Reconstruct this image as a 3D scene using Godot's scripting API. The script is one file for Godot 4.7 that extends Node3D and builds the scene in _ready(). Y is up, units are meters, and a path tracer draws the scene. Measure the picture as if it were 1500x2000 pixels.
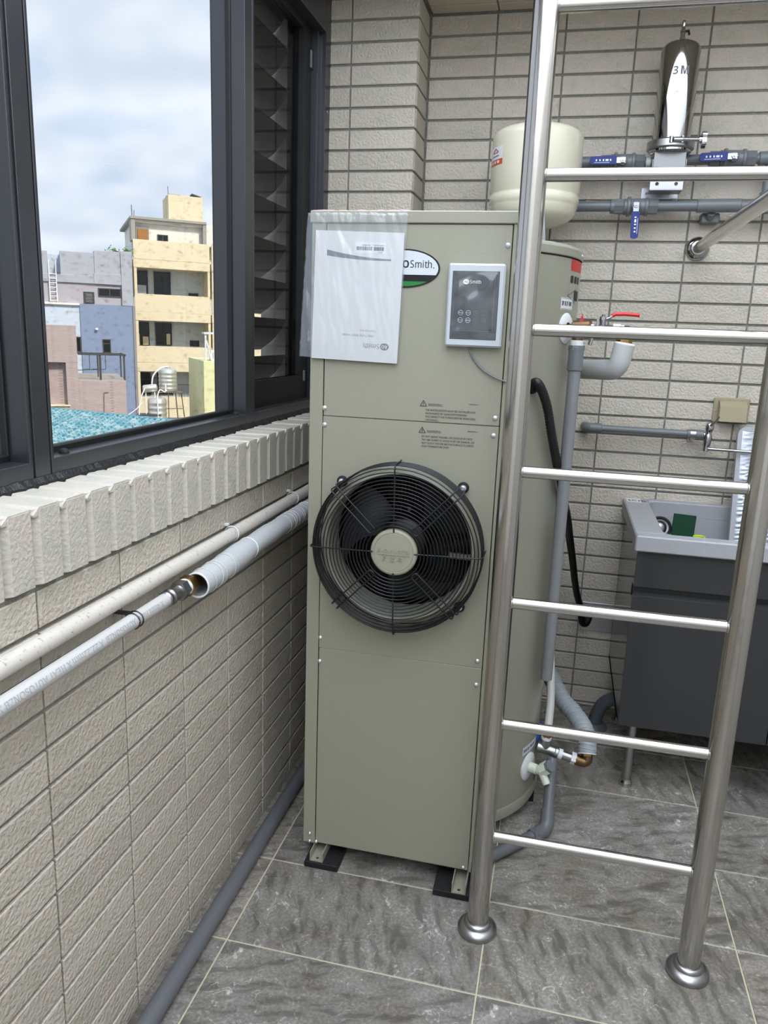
extends Node3D
# A tiled balcony utility corner: heat pump water heater, steel roof ladder, water filter, laundry sink, window over a town.

var M := {}
var rng := RandomNumberGenerator.new()
var names_used := {}

# ------------------------------------------------------------------ mesh builder
class MB:
	var v := PackedVector3Array()
	var n := PackedVector3Array()
	var uv := PackedVector2Array()

	func tri(a: Vector3, b: Vector3, c: Vector3, na: Vector3, nb: Vector3, nc: Vector3, ua := Vector2.ZERO, ub := Vector2.ZERO, uc := Vector2.ZERO) -> void:
		var g := (b - a).cross(c - a)
		if g.length_squared() < 1e-18:
			return
		if g.dot(na + nb + nc) > 0.0:
			v.append_array([a, c, b]); n.append_array([na, nc, nb]); uv.append_array([ua, uc, ub])
		else:
			v.append_array([a, b, c]); n.append_array([na, nb, nc]); uv.append_array([ua, ub, uc])

	func quad(a: Vector3, b: Vector3, c: Vector3, d: Vector3, out := Vector3.ZERO) -> MB:
		var g := (c - a).cross(d - b).normalized()
		if out != Vector3.ZERO and g.dot(out) < 0.0:
			g = -g
		tri(a, b, c, g, g, g)
		tri(a, c, d, g, g, g)
		return self

	func quad_n(a: Vector3, b: Vector3, c: Vector3, d: Vector3, na: Vector3, nb: Vector3, nc: Vector3, nd: Vector3) -> void:
		tri(a, b, c, na, nb, nc)
		tri(a, c, d, na, nc, nd)

	# chamfered box, given by its centre and size
	func box(c: Vector3, s: Vector3, bev := 0.0, bas := Basis.IDENTITY) -> MB:
		var h := s * 0.5
		var e: float = minf(bev, minf(h.x, minf(h.y, h.z)) * 0.9)
		for ax in 3:
			for sg in [-1.0, 1.0]:
				var nn := Vector3.ZERO
				nn[ax] = sg
				var p := (ax + 1) % 3
				var q := (ax + 2) % 3
				var cs := []
				for k in [[-1, -1], [1, -1], [1, 1], [-1, 1]]:
					var t := Vector3.ZERO
					t[ax] = sg * h[ax]
					t[p] = k[0] * (h[p] - e)
					t[q] = k[1] * (h[q] - e)
					cs.append(c + bas * t)
				quad(cs[0], cs[1], cs[2], cs[3], bas * nn)
		if e > 0.0:
			for ax in 3:
				var p := (ax + 1) % 3
				var q := (ax + 2) % 3
				for sp in [-1.0, 1.0]:
					for sq in [-1.0, 1.0]:
						var a := Vector3.ZERO
						var b := Vector3.ZERO
						a[p] = sp * h[p]; a[q] = sq * (h[q] - e)
						b[p] = sp * (h[p] - e); b[q] = sq * h[q]
						var l := Vector3.ZERO
						l[ax] = h[ax] - e
						var o := Vector3.ZERO
						o[p] = sp; o[q] = sq
						quad(c + bas * (a - l), c + bas * (a + l), c + bas * (b + l), c + bas * (b - l), bas * o)
			for sx in [-1.0, 1.0]:
				for sy in [-1.0, 1.0]:
					for sz in [-1.0, 1.0]:
						var o := Vector3(sx, sy, sz)
						var a := c + bas * (o * Vector3(h.x, h.y - e, h.z - e))
						var b := c + bas * (o * Vector3(h.x - e, h.y, h.z - e))
						var d := c + bas * (o * Vector3(h.x - e, h.y - e, h.z))
						var nn := (bas * o).normalized()
						tri(a, b, d, nn, nn, nn)
		return self

	# a box by two corners
	func bb(a: Vector3, b: Vector3, bev := 0.0) -> MB:
		return box((a + b) * 0.5, (b - a).abs(), bev)

	static func frame(d: Vector3) -> Basis:
		var y := d.normalized()
		var r := Vector3.RIGHT if absf(y.x) < 0.9 else Vector3.BACK
		var z := r.cross(y).normalized()
		return Basis(y.cross(z).normalized(), y, z)

	# surface of revolution: profile of (radius, height) along axis from origin o; smooth between points unless the profile repeats a point
	func lathe(o: Vector3, axis: Vector3, prof: Array, seg := 32, a0 := 0.0, a1 := TAU) -> MB:
		var f := frame(axis)
		for i in prof.size() - 1:
			var p: Vector2 = prof[i]
			var q: Vector2 = prof[i + 1]
			if p.is_equal_approx(q):
				continue
			var nn := [p, q]
			for k in 2:
				var j := i + k
				var cur: Vector2 = prof[j]
				var t := (q - p).normalized()
				var t2 := t
				if k == 0 and j > 0 and not cur.is_equal_approx(prof[j - 1]):
					t2 = (cur - (prof[j - 1] as Vector2)).normalized()
				elif k == 1 and j < prof.size() - 1 and not cur.is_equal_approx(prof[j + 1]):
					t2 = ((prof[j + 1] as Vector2) - cur).normalized()
				if t.dot(t2) < 0.6:
					t2 = t
				var m := (t + t2).normalized()
				nn[k] = Vector2(m.y, -m.x)
			for s in seg:
				var x := a0 + (a1 - a0) * s / seg
				var y := a0 + (a1 - a0) * (s + 1) / seg
				var dx := f * Vector3(cos(x), 0, sin(x))
				var dy := f * Vector3(cos(y), 0, sin(y))
				var ax := f.y
				quad_n(o + dx * p.x + ax * p.y, o + dy * p.x + ax * p.y, o + dy * q.x + ax * q.y, o + dx * q.x + ax * q.y,
					dx * nn[0].x + ax * nn[0].y, dy * nn[0].x + ax * nn[0].y, dy * nn[1].x + ax * nn[1].y, dx * nn[1].x + ax * nn[1].y)
		return self

	func cyl(a: Vector3, b: Vector3, r: float, seg := 24, bev := 0.0, r2 := -1.0) -> MB:
		var l := a.distance_to(b)
		if r2 < 0.0:
			r2 = r
		var pr := []
		if bev > 0.0:
			pr = [Vector2(0, 0), Vector2(r - bev, 0), Vector2(r - bev, 0), Vector2(r, bev), Vector2(r, bev), Vector2(r2, l - bev), Vector2(r2, l - bev), Vector2(r2 - bev, l), Vector2(r2 - bev, l), Vector2(0, l)]
		else:
			pr = [Vector2(0, 0), Vector2(r, 0), Vector2(r, 0), Vector2(r2, l), Vector2(r2, l), Vector2(0, l)]
		return lathe(a, b - a, pr, seg)

	# hexagonal nut along an axis
	func hexnut(a: Vector3, b: Vector3, r: float) -> MB:
		var f := frame(b - a)
		for k in 6:
			var x := f * Vector3(cos(TAU * k / 6), 0, sin(TAU * k / 6)) * r
			var y := f * Vector3(cos(TAU * (k + 1) / 6), 0, sin(TAU * (k + 1) / 6)) * r
			quad(a + x, a + y, b + y, b + x, x + y)
			tri(a, a + x, a + y, -f.y, -f.y, -f.y)
			tri(b, b + x, b + y, f.y, f.y, f.y)
		return self

	# a swept round tube along points; radii may vary; wall > 0 makes open ends with a visible thickness
	func tube(pts: Array, r, seg := 16, caps := true) -> MB:
		var rings := []
		var prev := Basis.IDENTITY
		for i in pts.size():
			var d: Vector3
			if i == 0:
				d = pts[1] - pts[0]
			elif i == pts.size() - 1:
				d = pts[i] - pts[i - 1]
			else:
				d = ((pts[i + 1] - pts[i]) as Vector3).normalized() + ((pts[i] - pts[i - 1]) as Vector3).normalized()
			var f: Basis
			if i == 0:
				f = frame(d)
			else:
				var y := d.normalized()
				var x := (prev.x - y * prev.x.dot(y)).normalized()
				f = Basis(x, y, x.cross(y))
			prev = f
			var rr: float = r[i] if r is Array else r
			var ring := []
			for s in seg:
				var t := TAU * s / seg
				var nn := f.x * cos(t) + f.z * sin(t)
				ring.append([pts[i] + nn * rr, nn])
			rings.append(ring)
		for i in pts.size() - 1:
			for s in seg:
				var a = rings[i][s]
				var b = rings[i][(s + 1) % seg]
				var c = rings[i + 1][(s + 1) % seg]
				var d = rings[i + 1][s]
				quad_n(a[0], b[0], c[0], d[0], a[1], b[1], c[1], d[1])
		if caps:
			for e in 2:
				var i := 0 if e == 0 else pts.size() - 1
				var w: Vector3 = (pts[0] - pts[1]).normalized() if e == 0 else (pts[i] - pts[i - 1]).normalized()
				for s in seg:
					tri(pts[i], rings[i][s][0], rings[i][(s + 1) % seg][0], w, w, w)
		return self

	func torus(c: Vector3, axis: Vector3, R: float, r: float, seg := 56, sides := 6, a0 := 0.0, a1 := TAU) -> MB:
		var f := frame(axis)
		for s in seg:
			for k in sides:
				var q := []
				for st in [[s, k], [s + 1, k], [s + 1, k + 1], [s, k + 1]]:
					var t: float = a0 + (a1 - a0) * st[0] / seg
					var w: float = TAU * st[1] / sides
					var d := f * Vector3(cos(t), 0, sin(t))
					var nn := d * cos(w) + f.y * sin(w)
					q.append([c + d * R + nn * r, nn])
				quad_n(q[0][0], q[1][0], q[2][0], q[3][0], q[0][1], q[1][1], q[2][1], q[3][1])
		return self

	# polygon (counter-clockwise in x,y) pushed along z from z0 to z1, placed by a transform
	func prism(poly: PackedVector2Array, z0: float, z1: float, t := Transform3D.IDENTITY, smooth := false) -> MB:
		var idx := Geometry2D.triangulate_polygon(poly)
		for z in [z0, z1]:
			var nn := (t.basis * Vector3(0, 0, -1 if (z == z0) == (z0 < z1) else 1)).normalized()
			for i in range(0, idx.size(), 3):
				tri(t * Vector3(poly[idx[i]].x, poly[idx[i]].y, z), t * Vector3(poly[idx[i + 1]].x, poly[idx[i + 1]].y, z), t * Vector3(poly[idx[i + 2]].x, poly[idx[i + 2]].y, z), nn, nn, nn)
		var m := poly.size()
		var en := []
		var flip := 1.0 if Geometry2D.is_polygon_clockwise(poly) else -1.0
		for i in m:
			var e := poly[(i + 1) % m] - poly[i]
			en.append(Vector2(-e.y, e.x).normalized() * flip)
		for i in m:
			var a := poly[i]
			var b := poly[(i + 1) % m]
			var na: Vector2 = en[i]
			var nb: Vector2 = en[i]
			if smooth:
				na = (en[i] + en[(i + m - 1) % m]).normalized()
				nb = (en[i] + en[(i + 1) % m]).normalized()
			var wa := (t.basis * Vector3(na.x, na.y, 0)).normalized()
			var wb := (t.basis * Vector3(nb.x, nb.y, 0)).normalized()
			quad_n(t * Vector3(a.x, a.y, z0), t * Vector3(b.x, b.y, z0), t * Vector3(b.x, b.y, z1), t * Vector3(a.x, a.y, z1), wa, wb, wb, wa)
		return self

	# flat plate in the x,y plane from rectangle (x0,y0)-(x1,y1) with a round hole, at height z, thickness t back
	func holed(x0: float, y0: float, x1: float, y1: float, c: Vector2, r: float, z: float, t: float, seg := 72) -> MB:
		var edge := func(a: float) -> Vector2:
			var d := Vector2(cos(a), sin(a))
			var k := 1e9
			if d.x > 1e-6: k = minf(k, (x1 - c.x) / d.x)
			if d.x < -1e-6: k = minf(k, (x0 - c.x) / d.x)
			if d.y > 1e-6: k = minf(k, (y1 - c.y) / d.y)
			if d.y < -1e-6: k = minf(k, (y0 - c.y) / d.y)
			return c + d * k
		var angs := []
		for s in seg:
			angs.append(TAU * s / seg)
		for p in [Vector2(x0, y0), Vector2(x1, y0), Vector2(x1, y1), Vector2(x0, y1)]:
			angs.append(fposmod((p - c).angle(), TAU))
		angs.sort()
		for i in angs.size():
			var a: float = angs[i]
			var b: float = angs[(i + 1) % angs.size()]
			var ea: Vector2 = edge.call(a)
			var eb: Vector2 = edge.call(b)
			var ia := c + Vector2(cos(a), sin(a)) * r
			var ib := c + Vector2(cos(b), sin(b)) * r
			for k in 2:
				var zz := z - t * k
				quad(Vector3(ia.x, ia.y, zz), Vector3(ea.x, ea.y, zz), Vector3(eb.x, eb.y, zz), Vector3(ib.x, ib.y, zz), Vector3(0, 0, 1 - 2 * k))
			quad(Vector3(ea.x, ea.y, z), Vector3(eb.x, eb.y, z), Vector3(eb.x, eb.y, z - t), Vector3(ea.x, ea.y, z - t), Vector3(ea.x - c.x, ea.y - c.y, 0))
			quad(Vector3(ia.x, ia.y, z), Vector3(ib.x, ib.y, z), Vector3(ib.x, ib.y, z - t), Vector3(ia.x, ia.y, z - t), Vector3(c.x - ia.x, c.y - ia.y, 0))
		return self

	func done() -> ArrayMesh:
		var arr := []
		arr.resize(Mesh.ARRAY_MAX)
		arr[Mesh.ARRAY_VERTEX] = v
		arr[Mesh.ARRAY_NORMAL] = n
		if uv.size() == v.size():
			arr[Mesh.ARRAY_TEX_UV] = uv
		var am := ArrayMesh.new()
		am.add_surface_from_arrays(Mesh.PRIMITIVE_TRIANGLES, arr)
		return am


# ------------------------------------------------------------------ scene helpers
func V(x: float, y: float, z: float) -> Vector3:
	return Vector3(x, y, z)

func tag(o: Node3D, label := "", category := "", group := "", kind := "") -> Node3D:
	if label: o.set_meta("label", label)
	if category: o.set_meta("category", category)
	if group: o.set_meta("group", group)
	if kind: o.set_meta("kind", kind)
	return o

func numbered(called: String) -> String:
	if not names_used.has(called):
		names_used[called] = 0
		return called
	names_used[called] += 1
	return "%s_%03d" % [called, names_used[called]]

func thing(called: String, label: String, category: String, at := Vector3.ZERO, turn := 0.0, group := "") -> Node3D:
	var o := Node3D.new()
	o.name = numbered(called)
	add_child(o)
	o.position = at
	o.rotation.y = turn
	return tag(o, label, category, group)

func part(called: String, mesh, mat: Material, parent: Node3D, at := Vector3.ZERO, bas := Basis.IDENTITY, label := "") -> MeshInstance3D:
	var o := MeshInstance3D.new()
	o.mesh = mesh.done() if mesh is MB else mesh
	o.material_override = mat
	if parent == self:
		o.name = numbered(called)
		add_child(o)
	else:
		var base := called
		var k := 0
		while parent.has_node(NodePath(called)):
			k += 1
			if k > 3: # many repeats: count children once
				k = parent.get_child_count()
			called = "%s_%03d" % [base, k]
			while parent.has_node(NodePath(called)):
				k += 1
				called = "%s_%03d" % [base, k]
		o.name = called
		parent.add_child(o)
	o.transform = Transform3D(bas, at)
	o.cast_shadow = GeometryInstance3D.SHADOW_CASTING_SETTING_ON
	if label: o.set_meta("label", label)
	return o

func structure(called: String, label: String, category: String) -> Node3D:
	var o := thing(called, label, category)
	o.set_meta("kind", "structure")
	return o

var fonts := {}
func text(called: String, s: String, height: float, mat: Material, parent: Node3D, at: Vector3, bas := Basis.IDENTITY, bold := false, align := HORIZONTAL_ALIGNMENT_LEFT, squeeze := 1.0, depth := 0.0003) -> MeshInstance3D:
	var key := "b" if bold else "r"
	if not fonts.has(key):
		var f := SystemFont.new()
		f.font_names = PackedStringArray(["Droid Sans"])
		f.font_weight = 700 if bold else 400
		fonts[key] = f
	var t := TextMesh.new()
	t.text = s
	t.font = fonts[key]
	t.font_size = 32
	t.pixel_size = height / 23.0   # capitals are about 23 pixels high at size 32
	t.depth = depth
	t.curve_step = 2.0
	t.horizontal_alignment = align
	t.vertical_alignment = VERTICAL_ALIGNMENT_CENTER
	return part(called, t, mat, parent, at, bas * Basis.from_scale(Vector3(squeeze, 1, 1)))

# round a polyline's corners
func bend(pts: Array, r: float, steps := 6) -> Array:
	var out := [pts[0]]
	for i in range(1, pts.size() - 1):
		var p: Vector3 = pts[i]
		var a: Vector3 = (pts[i - 1] - p)
		var b: Vector3 = (pts[i + 1] - p)
		var k: float = minf(r, minf(a.length(), b.length()) * 0.49)
		var s := p + a.normalized() * k
		var e := p + b.normalized() * k
		for j in steps + 1:
			var t := float(j) / steps
			out.append(s.lerp(p, t).lerp(p.lerp(e, t), t))
	out.append(pts[-1])
	return out

func spline(pts: Array, per := 8) -> Array:
	var out := []
	for i in pts.size() - 1:
		var p0: Vector3 = pts[maxi(i - 1, 0)]
		var p3: Vector3 = pts[mini(i + 2, pts.size() - 1)]
		for j in per:
			out.append((pts[i] as Vector3).cubic_interpolate(pts[i + 1], p0, p3, float(j) / per))
	out.append(pts[-1])
	return out

func noise(freq: float, seed_: int, oct := 4, kind := FastNoiseLite.TYPE_SIMPLEX_SMOOTH) -> FastNoiseLite:
	var f := FastNoiseLite.new()
	f.noise_type = kind
	f.seed = seed_
	f.frequency = freq
	f.fractal_octaves = oct
	return f

func ntex(size: int, freq: float, seed_: int, oct := 4, ramp: Array = [], kind := FastNoiseLite.TYPE_SIMPLEX_SMOOTH, normal := 0.0) -> NoiseTexture2D:
	var t := NoiseTexture2D.new()
	t.width = size
	t.height = size
	t.seamless = true
	t.noise = noise(freq, seed_, oct, kind)
	if normal > 0.0:
		t.as_normal_map = true
		t.bump_strength = normal
	if ramp:
		var g := Gradient.new()
		var offs := PackedFloat32Array()
		var cols := PackedColorArray()
		for r in ramp:
			offs.append(r[0]); cols.append(r[1])
		g.offsets = offs
		g.colors = cols
		t.color_ramp = g
	return t

func mat(called: String, col: Color, rough := 0.6, metal := 0.0) -> StandardMaterial3D:
	var m := StandardMaterial3D.new()
	m.resource_name = called
	m.albedo_color = col
	m.roughness = rough
	m.metallic = metal
	M[called] = m
	return m

func tri_world(m: StandardMaterial3D, scale: float) -> StandardMaterial3D:
	m.uv1_triplanar = true
	m.uv1_world_triplanar = true
	m.uv1_scale = Vector3.ONE * scale
	return m

func sky_image() -> Image:
	var w := 768
	var h := 384
	var im := Image.create(w, h, false, Image.FORMAT_RGBF)
	var na := noise(1.6, 11, 5)
	var nb := noise(4.2, 23, 4)
	var nc := noise(1.1, 5, 3)
	for y in h:
		var el := (0.5 - (y + 0.5) / h) * PI
		for x in w:
			var az := (x + 0.5) / w * TAU
			var d := Vector3(cos(el) * sin(az), sin(el), cos(el) * cos(az))
			var up := maxf(d.y, 0.0)
			# clouds lie in a flat layer: look the noise up where the ray meets it
			var q := Vector3(d.x, 0.0, d.z) / (up + 0.28)
			var c := 0.5 + 0.62 * na.get_noise_3d(q.x * 1.5, 0.7, q.z * 2.4) + 0.3 * nb.get_noise_3d(q.x, 3.1, q.z * 1.6)
			var gap := smoothstep(0.26, 0.5, nc.get_noise_3d(q.x * 2.0, 9.0, q.z * 3.0))
			c = clampf(c, 0.0, 1.0)
			var grey := Color(0.56, 0.645, 0.765)
			var white := Color(0.80, 0.86, 0.94)
			var blue := Color(0.34, 0.50, 0.72)
			var col := grey.lerp(white, smoothstep(0.05, 1.0, c)).lerp(blue, gap * 0.40)
			if d.y < 0.0:
				col = Color(0.42, 0.43, 0.43)
			im.set_pixel(x, y, col)
	return im

func slate_image() -> Image:
	var s := 1024
	var im := Image.create(s, s, true, Image.FORMAT_RGB8)
	var big := noise(0.004, 3, 4)
	var streak := noise(0.012, 7, 4)
	var fine := noise(0.09, 13, 3)
	var warp := noise(0.01, 17, 3)
	var vein := noise(0.0085, 29, 3)
	var vein2 := noise(0.021, 37, 3)
	for y in s:
		for x in s:
			var wx := 20.0 * warp.get_noise_2d(x, y)
			var wy := 20.0 * warp.get_noise_2d(x + 400.0, y + 90.0)
			var b := big.get_noise_2d(x, y)
			var st := streak.get_noise_2d((x + wx) * 0.6, (y + wy * 0.6 + 0.3 * x) * 2.0)
			var f := fine.get_noise_2d(x, y)
			st += 0.22 * f
			var v1 := 1.0 - smoothstep(0.0, 0.030, absf(vein.get_noise_2d(x + wx * 1.6, (y + wy * 1.6) * 1.25)))
			var v2 := 1.0 - smoothstep(0.0, 0.045, absf(vein2.get_noise_2d(x + wx * 2.0, y + wy * 2.0)))
			var g := 0.475 + 0.075 * b + 0.10 * f
			g -= 0.095 * smoothstep(0.12, 0.42, st) * (0.6 + 0.8 * smoothstep(-0.2, 0.2, f))
			g += 0.05 * smoothstep(0.1, 0.5, -st)
			g += 0.21 * v1 * (0.4 + 0.6 * smoothstep(-0.1, 0.3, b + f))
			g += 0.12 * v2 * smoothstep(-0.25, 0.25, f + b)
			g = clampf(g, 0.1, 0.9)
			var warm := 0.010 + 0.010 * smoothstep(0.0, 0.5, -b)
			im.set_pixel(x, y, Color(g * 1.02 + warm, g, g * 0.965 - warm))
	im.generate_mipmaps()
	return im

func make_materials() -> void:
	var relief := ntex(512, 0.042, 4, 3)
	var relief2 := ntex(512, 0.055, 9, 3, [], FastNoiseLite.TYPE_SIMPLEX)
	var mottle := ntex(512, 0.008, 21, 4, [[0.0, Color(0.92, 0.93, 0.88)], [0.5, Color(0.98, 0.965, 0.94)], [1.0, Color(1.0, 0.955, 0.93)]])
	for i in 5:
		var m := mat("glazed_tile_%d" % i, Color(0.745, 0.722, 0.685).lightened([0.0, 0.035, -0.0, 0.015, 0.05][i]).darkened([0.0, 0.0, 0.035, 0.015, 0.0][i]), 0.5)
		tri_world(m, 3.6)
		m.albedo_texture = mottle
		m.heightmap_enabled = true
		m.heightmap_texture = relief
		m.heightmap_scale = 0.26
		m.metallic_specular = 0.45
	var cop := mat("coping_tile", Color(0.755, 0.74, 0.71), 0.42)
	tri_world(cop, 3.0); cop.albedo_texture = mottle; cop.heightmap_enabled = true; cop.heightmap_texture = relief2; cop.heightmap_scale = 0.10
	tri_world(mat("grout", Color(0.53, 0.525, 0.50), 0.95), 6.0).albedo_texture = ntex(256, 0.05, 8, 3, [[0.0, Color(0.82, 0.82, 0.82)], [1.0, Color.WHITE]])
	tri_world(mat("floor_grout", Color(0.70, 0.665, 0.57), 0.95), 6.0)
	tri_world(mat("soffit_tile_0", Color(0.74, 0.71, 0.655), 0.55), 2.0).albedo_texture = mottle
	mat("plaster", Color(0.88, 0.87, 0.85), 0.85)
	mat("dark_plaster", Color(0.70, 0.68, 0.65), 0.85)
	var sl := ImageTexture.create_from_image(slate_image())
	var slr := ntex(512, 0.02, 33, 4)
	for i in 6:
		var m := mat("slate_%d" % i, [Color(0.97, 0.965, 0.95), Color(1, 1, 1), Color(0.94, 0.94, 0.93), Color(1, 0.985, 0.97), Color(0.9, 0.9, 0.9), Color(0.985, 0.97, 0.95)][i], 0.42)
		m.albedo_texture = sl
		m.uv1_offset = Vector3(0.17 * i, 0.31 * i, 0)
		m.roughness_texture = slr
		m.roughness = 0.85
		m.metallic_specular = 0.5
	# metals
	var smear := ntex(512, 0.012, 41, 4, [[0.0, Color(0.35, 0.35, 0.35)], [0.6, Color(0.6, 0.6, 0.6)], [1.0, Color(1, 1, 1)]])
	var ss := mat("polished_steel", Color(0.735, 0.72, 0.70), 0.28, 1.0)
	tri_world(ss, 2.5); ss.roughness_texture = smear
	var sp := mat("mirror_steel", Color(0.70, 0.70, 0.70), 0.06, 1.0)
	sp.clearcoat_enabled = false
	mat("satin_steel", Color(0.55, 0.55, 0.55), 0.5, 1.0)
	mat("brushed_steel", Color(0.64, 0.64, 0.64), 0.32, 1.0)
	mat("clamp_steel", Color(0.36, 0.36, 0.36), 0.38, 1.0)
	mat("screw_zinc", Color(0.80, 0.80, 0.81), 0.45, 0.85)
	mat("chrome", Color(0.74, 0.74, 0.75), 0.06, 1.0)
	mat("zinc", Color(0.62, 0.62, 0.64), 0.3, 1.0)
	mat("brass", Color(0.60, 0.48, 0.28), 0.3, 1.0)
	mat("bronze", Color(0.46, 0.36, 0.26), 0.42, 1.0)
	# heater
	var pb := ntex(256, 0.12, 51, 2)
	var paint := mat("heater_paint", Color(0.558, 0.548, 0.482), 0.36)
	tri_world(paint, 8.0); paint.heightmap_enabled = true; paint.heightmap_texture = pb; paint.heightmap_scale = 0.012
	mat("tank_paint", Color(0.540, 0.536, 0.478), 0.30)
	mat("cream_paint", Color(0.79, 0.77, 0.69), 0.16)
	mat("black_paint", Color(0.055, 0.058, 0.065), 0.38)
	mat("black_plastic", Color(0.06, 0.06, 0.065), 0.45)
	mat("fan_blade", Color(0.12, 0.125, 0.14), 0.5)
	mat("black_rubber", Color(0.045, 0.045, 0.05), 0.75)
	mat("shade_black", Color(0.05, 0.05, 0.055), 0.7)  # near-black that stands in for shade inside the heater cabinet
	mat("fin_metal", Color(0.20, 0.21, 0.22), 0.4, 0.6)
	mat("ink", Color(0.13, 0.13, 0.12), 0.6)
	mat("grey_ink", Color(0.42, 0.43, 0.45), 0.6)
	mat("pale_ink", Color(0.60, 0.61, 0.62), 0.6)
	mat("white_ink", Color(0.85, 0.88, 0.90), 0.4)
	mat("green_ink", Color(0.09, 0.44, 0.19), 0.35)
	mat("red_ink", Color(0.70, 0.10, 0.10), 0.4)
	mat("orange_ink", Color(0.74, 0.30, 0.16), 0.4)
	mat("navy_ink", Color(0.12, 0.16, 0.42), 0.5)
	mat("sticker_white", Color(0.80, 0.81, 0.82), 0.3)
	mat("badge_white", Color(0.76, 0.78, 0.80), 0.25)
	mat("badge_black", Color(0.05, 0.05, 0.05), 0.25)
	mat("paper", Color(0.765, 0.765, 0.765), 0.55)
	mat("silver_plastic", Color(0.72, 0.74, 0.76), 0.36, 0.2)
	mat("screen_black", Color(0.17, 0.19, 0.20), 0.10)
	var film := mat("clear_film", Color(0.9, 0.93, 0.96, 0.05), 0.10)
	film.transparency = BaseMaterial3D.TRANSPARENCY_ALPHA
	film.cull_mode = BaseMaterial3D.CULL_DISABLED
	var bag := mat("bag_film", Color(0.84, 0.87, 0.91, 0.09), 0.13)
	bag.transparency = BaseMaterial3D.TRANSPARENCY_ALPHA
	bag.cull_mode = BaseMaterial3D.CULL_DISABLED
	var wrap := mat("wrap_film", Color(0.62, 0.635, 0.66), 0.2, 0.3)
	tri_world(wrap, 1.0)
	# pipes
	mat("grey_pvc", Color(0.40, 0.415, 0.425), 0.38)
	mat("floor_pvc", Color(0.37, 0.375, 0.39), 0.4)
	mat("pale_grey_pvc", Color(0.47, 0.475, 0.485), 0.42)
	mat("blue_handle", Color(0.02, 0.115, 0.44), 0.5)
	mat("red_handle", Color(0.76, 0.13, 0.10), 0.35)
	mat("white_plastic", Color(0.82, 0.825, 0.83), 0.4)
	mat("ivory_plastic", Color(0.80, 0.82, 0.75), 0.4)
	mat("grey_plastic", Color(0.42, 0.43, 0.44), 0.4)
	mat("blue_plastic", Color(0.13, 0.33, 0.66), 0.4)
	mat("white_pipe", Color(0.70, 0.69, 0.675), 0.5)
	mat("pale_foam", Color(0.68, 0.685, 0.68), 0.6)
	mat("grey_foam", Color(0.55, 0.57, 0.585), 0.55)
	mat("tape_wrap", Color(0.68, 0.685, 0.69), 0.40)
	mat("dark_corrugated", Color(0.31, 0.34, 0.36), 0.5)
	var bp := mat("painted_pipe", Color(0.755, 0.73, 0.70), 0.45)
	tri_world(bp, 5.0); bp.albedo_texture = ntex(512, 0.03, 61, 4, [[0.0, Color(0.45, 0.43, 0.42)], [0.16, Color(0.55, 0.53, 0.5)], [0.2, Color(0.97, 0.96, 0.95)], [1.0, Color.WHITE]])
	# window and sink
	mat("frame_paint", Color(0.185, 0.19, 0.21), 0.32, 0.3).metallic_specular = 0.75
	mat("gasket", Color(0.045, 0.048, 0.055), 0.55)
	var sil := mat("silicone", Color(0.05, 0.05, 0.055), 0.5)
	tri_world(sil, 5.0); sil.heightmap_enabled = true; sil.heightmap_texture = relief2; sil.heightmap_scale = 0.12
	var gl := mat("dimming_glass", Color(0.02, 0.022, 0.025, 0.62), 0.0)  # tint added to dim the bright outside; the panes themselves are clear
	gl.metallic_specular = 0.18
	gl.transparency = BaseMaterial3D.TRANSPARENCY_ALPHA
	gl.cull_mode = BaseMaterial3D.CULL_DISABLED
	mat("louver_blade", Color(0.56, 0.56, 0.545), 0.5, 0.1)
	mat("cabinet_lacquer", Color(0.205, 0.207, 0.21), 0.14).metallic_specular = 0.4
	mat("cabinet_groove", Color(0.10, 0.105, 0.11), 0.5)
	var st := mat("sink_stone", Color(0.68, 0.68, 0.69), 0.45)
	tri_world(st, 4.5); st.albedo_texture = ntex(512, 0.22, 71, 2, [[0.0, Color(0.55, 0.55, 0.56)], [0.36, Color(0.80, 0.80, 0.81)], [0.46, Color(0.97, 0.97, 0.97)], [0.56, Color(0.88, 0.88, 0.89)], [0.68, Color(1.0, 1.0, 1.0)], [1.0, Color(1.0, 1.0, 1.0)]])
	mat("pad_green", Color(0.03, 0.22, 0.14), 0.95)
	mat("cap_lime", Color(0.74, 0.85, 0.12), 0.45)
	mat("outlet_beige", Color(0.60, 0.56, 0.45), 0.45)
	# town
	var stain := ntex(512, 0.03, 81, 5, [[0.0, Color(0.62, 0.56, 0.48)], [0.20, Color(0.86, 0.82, 0.76)], [0.27, Color(0.97, 0.96, 0.95)], [0.5, Color(1, 1, 1)], [1.0, Color(0.96, 0.96, 0.95)]])
	for r in [["town_cream", Color(0.88, 0.835, 0.715)], ["town_white", Color(0.92, 0.91, 0.87)], ["town_pale", Color(0.84, 0.87, 0.88)], ["town_lavender", Color(0.67, 0.69, 0.73)], ["town_violet", Color(0.68, 0.67, 0.70)], ["town_blue", Color(0.52, 0.58, 0.69)], ["town_sky", Color(0.77, 0.82, 0.88)], ["town_lime", Color(0.87, 0.87, 0.68)], ["town_grey", Color(0.56, 0.56, 0.56)]]:
		var m := mat(r[0], r[1], 0.85)
		tri_world(m, 0.16)
		m.albedo_texture = stain
	var brick := mat("town_pink", Color(0.73, 0.68, 0.67), 0.85)
	var im := Image.create(128, 128, true, Image.FORMAT_RGB8)
	im.fill(Color(0.80, 0.78, 0.77))
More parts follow.
